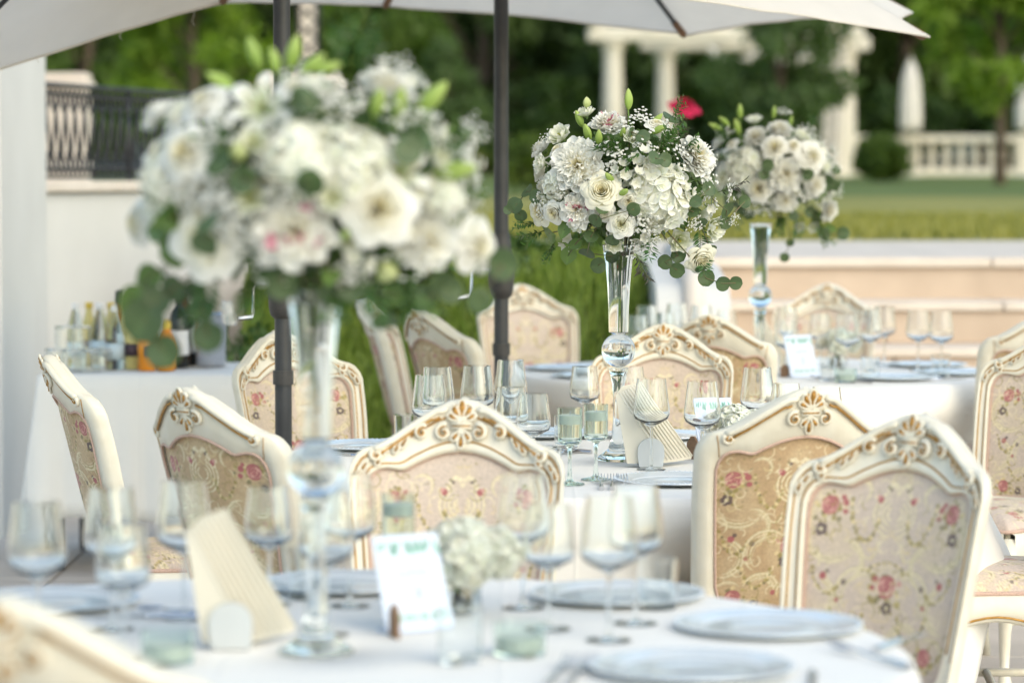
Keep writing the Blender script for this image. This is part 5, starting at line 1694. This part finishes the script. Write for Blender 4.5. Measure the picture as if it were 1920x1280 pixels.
def arrange(label, c, rad, flowers, leaves, sprigs, seed, extra_back=True):
    g = random.Random(seed)
    rx, ry, rz_ = rad
    root = thing('flower_arrangement', label, 'flowers', c)
    def surf(dx, dz, f=1.0, back=False):
        q = 1 - (dx / (rx * 1.04)) ** 2 - (dz / (rz_ * 1.04)) ** 2
        y = -ry * math.sqrt(max(0.02, q))
        if back: y = -y
        return Vector((dx, y * f, dz))
    def nrm(p, up=.12):
        n = Vector((p.x / rx ** 2, p.y / ry ** 2, p.z / rz_ ** 2)).normalized()
        return (n + Vector((0, 0, up))).normalized()
    def put(kind, dx, dz, d, back=False, dirv=None, f=1.0):
        m = FL[kind][g.randrange(len(FL[kind]))]
        r = d / 2
        p = surf(dx, dz, f, back)
        n = nrm(p)
        if kind in ('lbud', 'gbud'):
            n = Vector(dirv).normalized() if dirv else n
            p = p - n * d * .5
            sc = d
        elif kind == 'gyps':
            sc = r * 1.1
            p = p - n * r * .3
        elif kind == 'hydrangea':
            sc = r; p = p - n * r * .75
        else:
            sc = r
            p = p - n * r * .25
            if dirv: n = Vector(dirv).normalized()
        q = n.to_track_quat('Z', 'Y') @ Quaternion((0, 0, 1), g.uniform(0, 6.28))
        o = link(NAMES[kind], m, root, p, q, sc)
        if kind == 'gyps': tag(o, kind='stuff')
        return o
    for fl in flowers:
        put(fl[0], fl[1], fl[2], fl[3], dirv=fl[4] if len(fl) > 4 else None, f=fl[5] if len(fl) > 5 else 1.0)
    if extra_back:
        for k in range(16):
            a = 2 * PI * k / 16 * 1.0; rr_ = .35 + .5 * ((k * 7) % 5) / 5
            put(['rose', 'peony', 'hydrangea', 'lis', 'gyps', 'crose'][k % 6], rx * rr_ * math.cos(a), rz_ * rr_ * math.sin(a) * .9, [.075, .10, .13, .06, .09, .075][k % 6], back=True)
        for k in range(8):      # sides
            a = RAD(-50 + k * 35); sg = -1 if k % 2 else 1
            p = Vector((sg * rx * .95, ry * .25 * ((k % 3) - .6), rz_ * (-.5 + .16 * k)))
            n = nrm(p); m = FL[['lis', 'rose', 'gyps', 'peony'][k % 4]]
            link(NAMES[['lis', 'rose', 'gyps', 'peony'][k % 4]], m[0], root, p - n * .03, n.to_track_quat('Z', 'Y'), .036)
    # small filler blooms between the large ones
    for k in range(26):
        q = (k + .5) / 26
        rad_ = .93 * math.sqrt(q); a = k * 2.39996
        kd = ['lis', 'gyps', 'rose', 'alstro', 'gyps'][k % 5]
        put(kd, rx * rad_ * math.cos(a), rz_ * (rad_ * math.sin(a) * .92 + .04), [.055, .085, .055, .060, .075][k % 5], f=.90)
    # inner greenery
    gg = np.random.default_rng(seed)
    n = 900
    d = gg.normal(size=(n, 3)); d /= np.linalg.norm(d, axis=1)[:, None]
    cs = d * np.array([rx, ry, rz_ * .92]) * gg.uniform(.35, .86, n)[:, None]
    V, F, C = leaf_cloud(2600, cs, np.full(n, .018), .036, (0.045, .095, .028), (.13, .205, .065), seed=seed, shape=.55)
    tag(link('inner_greenery', big_mesh('inner_greenery', M['leaf'], V, F, C), root), kind='stuff')
    # stalks down into the vase
    st = MB()
    for k in range(14):
        a = k * 2.4
        st.tube([(.020 * math.cos(a), .020 * math.sin(a), -rz_ * .98), (.05 * math.cos(a), .05 * math.sin(a), -rz_ * .5), (.10 * math.cos(a), .10 * math.sin(a), 0)], .0025, 5)
    st.build('stalks', M['stem'], root)
    # eucalyptus: each branch with its own leaves
    for br in leaves:
        kind = br[0]; pts = br[1]
        first = pts[0]
        base = Vector((first[0] * .55, -ry * .45, first[1] * .55))
        P3 = [base]
        for (dx, dz, sz) in pts:
            q = (dx / rx) ** 2 + (dz / rz_) ** 2
            y = -ry * math.sqrt(max(0.0, 1 - q)) * 1.05 if q < 1 else -ry * .10
            if len(br) > 2: y += br[2]
            P3.append(Vector((dx, y - .01, dz)))
        b = MB().tube([tuple(p) for p in P3], [.0022] + [.0016] * (len(P3) - 1), 5).build('eucalyptus_branch' if kind == 'round' else 'leaf_branch', M['stem'], root)
        for i, (dx, dz, sz) in enumerate(pts):
            p = P3[i + 1]; pv = P3[i]
            dv = (p - pv).normalized()
            side = Vector((g.uniform(-.7, .7), g.uniform(-.3, .3), g.uniform(-.7, .7)))
            ya = (dv + side * .7); ya.normalize()
            out = nrm(p, 0) * .5 + Vector((g.uniform(-.35, .35), -1.0, g.uniform(-.1, .5)))
            za = (out - ya * out.dot(ya)).normalized()
            xa = ya.cross(za)
            mt = Matrix((xa, ya, za)).transposed()
            o = link('leaf', LEAF[kind], b, p - ya * sz * .5, mt.to_quaternion(), sz)
    for (kind, dx, dz, L, dv) in sprigs:
        p = surf(dx, dz, .9)
        d = Vector(dv).normalized()
        q = d.to_track_quat('Z', 'Y') @ Quaternion((0, 0, 1), g.uniform(-.5, .5))
        link({'ruscus': 'ruscus_sprig', 'fern': 'fern_frond', 'dark': 'twig'}[kind], SPR[kind][g.randrange(len(SPR[kind]))], root, p - d * L * .3, q, L)
    return root

# --- arrangement on the middle table (offsets in metres from its centre)
def sc_list(L, cx, cy, k, grow=1.0):
    out = []
    for e in L:
        gr = 1.0 if e[0] in ('lbud', 'gbud') else grow
        out.append((e[0], (e[1] - cx) * k, (cy - e[2]) * k, e[3] * k * gr) + tuple(e[4:]))
    return out
def lf_list(L, cx, cy, k):
    return [(e[0], [((x - cx) * k, (cy - y) * k, s * k) for x, y, s in e[1]]) + tuple(e[2:]) for e in L]
def sp_list(L, cx, cy, k):
    return [(e[0], (e[1] - cx) * k, (cy - e[2]) * k, e[3] * k, e[4]) for e in L]
fl2 = [('peony', 465, 480, 345, (-.35, -1, .25)), ('hydrangea', 1025, 700, 420), ('crose', 615, 655, 225, (-.1, -1, .25)), ('ppeony', 470, 775, 235, (-.3, -1, -.05)), ('ppeony', 665, 225, 240, (-.1, -.55, 1)),
       ('lis', 365, 300, 180, (-.6, -.6, .7)), ('lis', 530, 165, 130, (-.3, -.3, 1)), ('lis', 248, 480, 140, (-1, -.4, .3)), ('peony', 1215, 430, 290, (.7, -.7, .4)), ('ranun', 738, 865, 145, (0, -1, .0)),
       ('lis', 1120, 975, 165, (.2, -1, -.2)), ('crose', 1250, 1085, 190, (.35, -.8, -.6)), ('lis', 1345, 890, 180, (.7, -.7, -.2)), ('crose', 245, 785, 180, (-.8, -.7, -.1)), ('rose', 330, 790, 150, (-.5, -.9, -.3)),
       ('alstro', 870, 440, 150, (.1, -1, .3)), ('alstro', 735, 520, 130, (-.1, -1, .3)), ('alstro', 815, 565, 140), ('alstro', 420, 985, 130, (-.3, -.9, -.5)), ('alstro', 1310, 755, 120), ('lis', 800, 320, 120, (0, -.8, .6)), ('rose', 960, 250, 140, (.2, -.5, .9)),
       ('hydrangea', 300, 600, 190), ('lis', 700, 990, 120, (0, -1, -.4)),
       ('lbud', 495, 215, 120, (-.35, -.3, .8)), ('lbud', 540, 300, 125, (-.3, -.5, .8)), ('lbud', 605, 330, 115, (.0, -.6, .8)), ('lbud', 795, 95, 135, (.0, .1, 1)), ('lbud', 965, 225, 110, (.6, -.3, .7)), ('lbud', 970, 285, 110, (.7, -.4, .4)), ('gbud', 540, 115, 70, (0, 0, 1)),
       ('lbud', 665, 570, 100, (-.5, -.7, .5)), ('lbud', 750, 660, 100, (.5, -.8, .3)), ('lbud', 750, 300, 90, (.2, -.7, .6)),
       ('gyps', 265, 745, 150), ('gyps', 375, 650, 120), ('gyps', 880, 850, 190), ('gyps', 830, 1000, 170), ('gyps', 880, 205, 170), ('gyps', 1420, 650, 150), ('gyps', 1440, 830, 110), ('gyps', 300, 330, 120), ('gyps', 930, 930, 140), ('gyps', 1190, 860, 130)]
lf2 = [('round', [(230, 690, 90), (180, 655, 95), (105, 745, 105), (140, 805, 80), (60, 770, 60)]), ('round', [(560, 930, 90), (545, 1035, 105), (700, 1055, 90), (612, 1110, 100)]), ('round', [(1090, 1030, 80), (1105, 1050, 95), (1022, 1090, 95), (1098, 1140, 100)]),
       ('round', [(1240, 1130, 70), (1275, 1190, 105), (1380, 1222, 95), (1458, 1218, 85)]), ('round', [(1190, 720, 80), (1275, 640, 95), (1300, 700, 85), (1400, 775, 110), (1390, 850, 85), (1510, 720, 80)]),
       ('round', [(800, 300, 65), (870, 330, 90), (1050, 210, 110), (940, 460, 100), (1000, 470, 90)]), ('round', [(620, 770, 80), (585, 830, 90), (810, 760, 85), (690, 950, 85)]), ('broad', [(400, 890, 120), (310, 915, 190)]), ('broad', [(470, 980, 100), (430, 1050, 150)]), ('round', [(1180, 780, 80), (1230, 850, 90), (1300, 1010, 80)])]
sp2 = [('ruscus', 1060, 330, 230, (.5, -.3, .8)), ('ruscus', 1120, 400, 200, (.8, -.5, .3)), ('ruscus', 1000, 380, 200, (.3, -.6, .6)), ('ruscus', 230, 920, 200, (-.8, -.2, -.35)), ('ruscus', 330, 1010, 170, (-.3, -.2, -.9)), ('fern', 1240, 900, 220, (.2, -.5, -.8)), ('fern', 1260, 1060, 200, (.2, -.6, -.7)),
       ('dark', 860, 1080, 210, (.25, -.2, -.9)), ('dark', 1400, 650, 200, (.8, -.2, .2)), ('ruscus', 700, 420, 200, (-.2, -.8, .4)), ('ruscus', 760, 470, 200, (.4, -.8, -.2)), ('fern', 930, 960, 200, (.2, -.7, -.6)), ('ruscus', 190, 860, 170, (-.8, -.3, -.4)), ('fern', 650, 400, 200, (-.3, -.8, .3)), ('ruscus', 1090, 170, 150, (.6, 0, .8))]
K2 = .000423
arrange('round bouquet of white peonies, roses and hydrangea in the middle vase', (V2[0] + .012, V2[1], 1.476), (.245, .235, .185), sc_list(fl2, 770, 620, K2, 1.04), lf_list(lf2, 770, 620, K2), sp_list(sp2, 770, 620, K2), 21)

# --- arrangement on the table farthest from the steps
fl1 = [('rose', 320, 475, 200, (-.5, -1, .3)), ('hydrangea', 175, 560, 310), ('hydrangea', 780, 470, 330), ('hydrangea', 985, 480, 300), ('rose', 1080, 700, 260, (.2, -1, .1)), ('ppeony', 750, 790, 310, (0, -1, -.05)), ('ranun', 390, 830, 245, (-.3, -1, 0)), ('peony', 1265, 840, 230, (.4, -1, 0)), ('rose', 1440, 860, 190, (.8, -.8, 0)),
       ('lily', 610, 265, 280, (-.1, -.8, .5)), ('lily', 1160, 540, 260, (.3, -.9, .3)), ('rose', 385, 280, 165, (-.4, -.6, .7)), ('peony', 1090, 205, 220, (.3, -.4, .9)), ('lis', 575, 650, 140, (-.1, -1, .1)), ('gbud', 560, 575, 100, (-.1, -1, .3)), ('gbud', 1090, 935, 120, (.1, -1, 0)), ('rose', 85, 765, 170, (-.9, -.6, 0)), ('lis', 275, 310, 120, (-.7, -.3, .6)),
       ('hydrangea', 1360, 650, 170), ('alstro', 1265, 385, 170, (.6, -.6, .5)), ('alstro', 1200, 200, 130, (.5, -.2, .9)), ('lis', 830, 220, 130, (.1, -.5, .9)), ('lis', 1310, 500, 130, (.7, -.6, .3)), ('lis', 590, 430, 130, (-.1, -.9, .4)), ('rose', 740, 230, 120, (0, -.5, .9)), ('alstro', 990, 900, 130), ('lis', 900, 650, 120, (0, -1, .1)), ('alstro', 660, 960, 140, (0, -.9, -.5)),
       ('lbud', 555, 85, 140, (-.35, 0, 1)), ('lbud', 715, 85, 150, (.25, 0, 1)), ('lbud', 650, 120, 110, (-.2, 0, 1)), ('lbud', 800, 140, 140, (.7, 0, .6)), ('lbud', 860, 150, 120, (.9, -.1, .2)), ('lbud', 445, 200, 130, (-.7, 0, .4)), ('lbud', 1060, 290, 150, (.2, -.6, .7)), ('lbud', 1140, 290, 150, (.2, -.5, .8)), ('lbud', 1260, 270, 190, (.7, -.2, .75)), ('lbud', 1350, 545, 190, (1, -.3, .1)), ('gbud', 540, 475, 90, (0, -.6, .9)), ('lbud', 940, 790, 90, (.1, -1, .2)),
       ('gyps', 460, 400, 170), ('gyps', 455, 640, 200), ('gyps', 560, 830, 190), ('gyps', 1180, 880, 200), ('gyps', 900, 260, 190), ('gyps', 960, 940, 150), ('gyps', 500, 720, 170), ('gyps', 1370, 720, 140), ('gyps', 300, 620, 150), ('gyps', 1110, 130, 170), ('gyps', 690, 620, 130)]
lf1 = [('round', [(240, 1010, 110), (170, 1060, 120), (120, 1140, 175), (200, 1260, 140)], -.03), ('round', [(330, 1030, 120), (350, 1090, 110), (375, 1200, 130)], -.03), ('round', [(650, 930, 110), (690, 965, 150), (720, 1010, 90)]), ('round', [(440, 740, 110), (415, 820, 110)], -.05), ('round', [(950, 1000, 110), (880, 1020, 120), (1070, 1140, 110)]), ('round', [(1450, 920, 90), (1540, 915, 130), (1440, 1060, 110)]),
       ('round', [(800, 620, 100), (820, 590, 110), (560, 580, 110), (470, 520, 110)]), ('round', [(760, 300, 120), (790, 280, 120), (1180, 470, 120), (1240, 430, 100)]), ('broad', [(250, 880, 140), (130, 970, 170), (60, 1060, 150)]), ('broad', [(260, 730, 150), (190, 780, 150), (250, 830, 150)]), ('broad', [(880, 950, 120), (1000, 1010, 150), (1120, 1040, 150)]), ('round', [(1290, 990, 110), (1220, 1050, 120), (1330, 1020, 110)])]
sp1 = [('ruscus', 1000, 140, 260, (.3, .2, 1)), ('ruscus', 900, 110, 230, (.1, .2, 1)), ('fern', 180, 960, 280, (-.6, -.2, -.7)), ('fern', 320, 980, 240, (-.2, -.3, -.9)), ('ruscus', 560, 1000, 230, (-.1, -.4, -.8)), ('ruscus', 1160, 1000, 230, (.3, -.3, -.8)), ('fern', 400, 960, 240, (-.1, -.4, -.8)), ('ruscus', 300, 720, 230, (-.6, -.7, .1)), ('ruscus', 480, 500, 220, (-.2, -.8, .4)), ('ruscus', 1300, 480, 220, (.7, -.5, .4)), ('ruscus', 1180, 420, 220, (.4, -.7, .4)), ('ruscus', 900, 1010, 230, (0, -.4, -.8)), ('fern', 1040, 1000, 240, (.2, -.4, -.8)), ('fern', 640, 560, 220, (0, -.9, .2))]
K1 = .000387
arrange('large round bouquet with open lilies and white peonies in a tall vase', (V1[0] + .0, V1[1], 1.493), (.275, .27, .195), sc_list(fl1, 785, 585, K1, 1.12), lf_list(lf1, 785, 585, K1), sp_list(sp1, 785, 585, K1), 22)

# --- arrangement on the table beside the steps
fl3 = [('hydrangea', 165, 340, 220), ('rose', 362, 248, 130, (-.1, -1, .4)), ('peony', 422, 398, 200, (0, -1, .1)), ('rose', 275, 482, 140, (-.3, -1, 0)), ('peony', 425, 545, 130, (0, -1, -.2)), ('rose', 565, 300, 150, (.4, -.9, .3)), ('rose', 462, 242, 85, (.1, -.9, .5)), ('peony', 395, 145, 140, (0, -.5, .9)), ('peony', 262, 180, 125, (-.3, -.6, .7)), ('lis', 270, 95, 95, (-.2, -.3, 1)),
       ('hydrangea', 600, 255, 170), ('peony', 590, 460, 130, (.5, -.9, 0)), ('peony', 690, 605, 125, (.8, -.7, -.3)), ('lis', 520, 185, 100, (.3, -.5, .8)), ('lis', 640, 350, 90, (.8, -.6, .2)), ('lis', 520, 690, 70, (.2, -.8, -.5)), ('lis', 600, 690, 70, (.3, -.8, -.5)), ('lis', 90, 420, 110, (-.8, -.6, 0)),
       ('lbud', 180, 140, 95, (-.25, 0, 1)), ('lbud', 195, 55, 85, (0, 0, 1)), ('lbud', 110, 110, 80, (-.7, 0, .6)), ('lbud', 380, 60, 70, (.1, 0, 1)), ('lbud', 465, 110, 60, (.2, 0, 1)), ('lbud', 60, 140, 80, (-.8, 0, .4)),
       ('gyps', 110, 190, 130), ('gyps', 330, 570, 120), ('gyps', 530, 500, 130), ('gyps', 250, 590, 90), ('gyps', 735, 490, 80), ('gyps', 440, 60, 90), ('gyps', 640, 540, 90)]
lf3 = [('round', [(620, 640, 60), (655, 722, 75), (760, 718, 75)]), ('round', [(660, 420, 60), (700, 370, 60), (690, 455, 70), (640, 560, 70)]), ('round', [(200, 590, 60), (190, 600, 65), (250, 620, 60)]), ('round', [(470, 770, 45), (440, 848, 55)]), ('round', [(520, 380, 60), (535, 400, 70), (320, 350, 70), (300, 400, 60)]), ('round', [(210, 500, 60), (160, 560, 70), (120, 540, 60)]), ('broad', [(640, 620, 70), (690, 690, 70)]), ('round', [(600, 610, 60), (570, 600, 65), (480, 620, 60)])]
sp3 = [('ruscus', 600, 650, 150, (.5, -.2, -.8)), ('ruscus', 420, 650, 150, (-.2, -.3, -.9)), ('fern', 220, 600, 150, (-.5, -.2, -.7)), ('ruscus', 120, 220, 140, (-.6, 0, .6)), ('ruscus', 560, 150, 110, (.5, 0, .9)), ('fern', 520, 640, 140, (.2, -.3, -.9)), ('ruscus', 640, 720, 130, (.4, 0, -.8))]
K3 = .000694
arrange('round bouquet of white roses and peonies in the vase beside the steps', (V3[0] + .055, V3[1], 1.525), (.245, .24, .19), sc_list(fl3, 393, 370, K3, 1.12), lf_list(lf3, 393, 370, K3), sp_list(sp3, 393, 370, K3), 23)

# small posies in glass jars
def posy(x, y, s, labs, seed):
    j = thing('posy_glass', labs[0], 'vase', (x, y, ZC))
    MB().lathe([(0, 0), (.030, 0), (.033, .003), (.034, .06), (.028, .078), (.029, .086), (.027, .086), (.026, .078), (.032, .058), (.031, .010), (0, .008)], 28).build('jar', M['glass'], j)
    MB().lathe([(0, .0105), (.0302, .0105), (.0308, .045), (0, .045)], 24).build('water', M['glass'], j)
    f = thing('posy', labs[1], 'flowers', (x, y, ZC))
    g = random.Random(seed)
    for k, (dx, dy, dz, r) in enumerate(((0, 0, .112, .054), (-.050, -.01, .104, .042), (.050, .0, .106, .044), (0, .03, .105, .04), (.008, -.036, .100, .046))):
        n = Vector((dx * 14, dy * 14 - .75, .8)).normalized()
        link('hydrangea' if k % 2 == 0 else 'peony', FL['hydrangea'][k % 2] if k % 2 == 0 else FL['peony'][k % 3], f, (dx * s, dy * s, dz), n.to_track_quat('Z', 'Y'), r * s)
    for k in range(5):
        a = k * 1.25
        MB().tube([(.012 * math.cos(a), .012 * math.sin(a), .012), (.02 * math.cos(a + 2), .02 * math.sin(a + 2), .09)], .0028, 5).build('stalk', M['stem'], f)
    b = link('leaf', LEAF['narrow'], f, (-.01, -.030, .09), (RAD(-100), 0, .2), .05)
posy(-.085, 5.02, 1.12, ('small glass jar holding the posy on the lily bouquet table', 'small white hydrangea posy on the lily bouquet table'), 1)
posy(.572, 7.66, .92, ('small glass jar holding the posy on the middle table', 'small white hydrangea posy on the middle table'), 2)
posy(1.245, 11.42, 1.0, ('small glass jar holding the posy on the steps table', 'small white hydrangea posy on the steps table'), 3)

# ================================================================== DRINKS
def bottle(kind, x, y, lab, group=None):
    t = thing(kind + '_bottle', lab, 'bottle', (x, y, ZC), random.uniform(-.5, .5), group)
    if kind == 'water':
        pr = [(0, 0), (.034, 0), (.037, .004), (.037, .12), (.030, .16), (.014, .215), (.013, .235), (0, .235)]
        b = MB().lathe(pr, 24).build('body', M['gglass'], t); MB().lathe([(.0375, .04), (.0377, .04), (.0377, .10), (.0375, .10)], 24).build('label', M['bluelabel'], b)
        MB().lathe([(.0142, .222), (.0150, .224), (.0150, .243), (.013, .245), (0, .245)], 16).build('cap', M['whitecap'], t)
    elif kind == 'soda':
        pr = [(0, 0), (.031, 0), (.033, .004), (.033, .12), (.026, .16), (.013, .21), (.0125, .235), (0, .235)]
        b = MB().lathe(pr, 24).build('body', M['lemon'], t); MB().lathe([(.0335, .05), (.0337, .05), (.0337, .10), (.0335, .10)], 24).build('label', M['darklabel'], b)
        MB().lathe([(.0135, .222), (.0150, .224), (.0150, .243), (.013, .245), (0, .245)], 16).build('cap', M['yellowcap'], t)
    elif kind == 'juice':
        pr = [(0, 0), (.032, 0), (.036, .008), (.032, .05), (.035, .085), (.030, .12), (.017, .155), (.016, .168), (0, .168)]
        b = MB().lathe(pr, 24).build('body', M['juice'], t)
        P = [[(.0345 * math.sin(a), -.0352 * math.cos(a), z) for z in (.055, .075, .095)] for a in np.linspace(-.55, .55, 8)]
        MB().grid(P).build('label', M['darklabel'], b)
        MB().lathe([(.0172, .158), (.0185, .16), (.0185, .182), (.016, .184), (0, .184)], 16).build('cap', M['yellowcap'], t)
    elif kind == 'wine':
        pr = [(0, 0), (.034, 0), (.0375, .004), (.0375, .185), (.030, .215), (.0145, .24), (.0135, .30), (0, .30)]
        b = MB().lathe(pr, 28).build('body', M['darkglass'], t); MB().lathe([(.038, .05), (.0383, .05), (.0383, .145), (.038, .145)], 28).build('label', M['whitecap'], b)
        MB().lathe([(.0142, .25), (.0150, .251), (.0152, .305), (.013, .307), (0, .307)], 16).build('capsule', M['blackcap'], t)
    elif kind == 'spirit':
        pr = [(0, 0), (.034, 0), (.038, .004), (.038, .155), (.030, .19), (.0135, .215), (.0135, .25), (0, .25)]
        b = MB().lathe(pr, 24).build('body', M['amber'], t); MB().lathe([(.0385, .04), (.0388, .04), (.0388, .12), (.0385, .12)], 24).build('label', M['darklabel'], b)
        MB().lathe([(.014, .235), (.018, .237), (.018, .285), (.016, .288), (0, .288)], 16).build('cap', M['blackcap'], t)
    return t
for k, (x, y) in enumerate([(-1.70, 11.62), (-1.61, 11.66), (-1.525, 11.45)]):
    bottle('water', x, y, 'clear water bottle with white cap on the drinks table', 'water bottles on the drinks table')
for k, (x, y) in enumerate([(-1.665, 11.74), (-1.575, 11.72), (-1.495, 11.60), (-1.455, 11.46)]):
    bottle('soda', x, y, 'pale yellow soda bottle with yellow cap on the drinks table', 'soda bottles on the drinks table')
for k, (x, y) in enumerate([(-1.395, 11.38), (-1.322, 11.40), (-1.415, 11.60), (-1.345, 11.62)]):
    bottle('juice', x, y, 'squat orange juice bottle on the drinks table', 'juice bottles on the drinks table')
bottle('wine', -1.29, 11.56, 'dark wine bottle with white label beside the steel bucket')
bottle('spirit', -1.555, 11.84, 'amber spirit bottle with black cap, left of its twin', None)
bottle('spirit', -1.505, 11.88, 'amber spirit bottle with black cap, between its twin and the juice bottles', None)
tum = TG
tb = 'upturned tumblers stacked on the drinks table'
for x, y in [(-1.742, 11.34), (-1.672, 11.30), (-1.60, 11.31), (-1.70, 11.38), (-1.63, 11.385), (-1.56, 11.37)]:
    o = TG.put((x, y, ZC + .0865), 0, 'upturned tumbler in the bottom layer of the stack on the drinks table', 'bottom layer of upturned tumblers')
    o.rotation_euler = (PI, 0, 0)
for x, y in [(-1.705, 11.34), (-1.635, 11.345), (-1.67, 11.39)]:
    o = TG.put((x, y, ZC + .1735), 0, 'upturned tumbler in the top layer of the stack on the drinks table', 'top layer of upturned tumblers')
    o.rotation_euler = (PI, 0, 0)
bk_ = thing('ice_bucket', 'steel ice bucket at the end of the bottles on the drinks table', 'bucket', (-1.20, 11.66, ZC))
MB().lathe([(0, 0), (.075, 0), (.08, .004), (.098, .20), (.102, .205), (.098, .208), (.094, .20), (.077, .010), (0, .010)], 32).build('bucket_body', M['steel'], bk_)
for sg in (-1, 1):
    MB().tube([(sg * .095, -.02, .165), (sg * .118, -.015, .165), (sg * .122, 0, .165), (sg * .118, .015, .165), (sg * .095, .02, .165)], .005, 6).build('handle', M['steel'], bk_)
cf = thing('champagne_bottle', 'bottle with red foil neck leaning in the steel bucket', 'bottle', (-1.205, 11.66, ZC + .014))
cf.rotation_euler = (RAD(4), RAD(-17), 0)
MB().lathe([(0, 0), (.036, 0), (.041, .004), (.041, .15), (.030, .20), (.0155, .25), (.0145, .285), (0, .285)], 24).build('body', M['darkglass'], cf)
MB().lathe([(.026, .215), (.0165, .25), (.0165, .275), (.018, .28), (.018, .295), (0, .298)], 20).build('foil', M['redfoil'], cf)
nb = thing('bucket_napkin', 'white napkin draped over the rim of the steel bucket', 'napkin', (-1.16, 11.60, ZC + .209))
P = [[(.02 + .05 * u + .02 * v, -.03 + .012 * math.sin(9 * u), .012 + .035 * math.sin(PI * v) - .10 * max(0, v - .45)) for v in np.linspace(0, 1, 10)] for u in np.linspace(0, 1, 12)]
MB().grid(P).build('cloth', M['cloth'], nb)
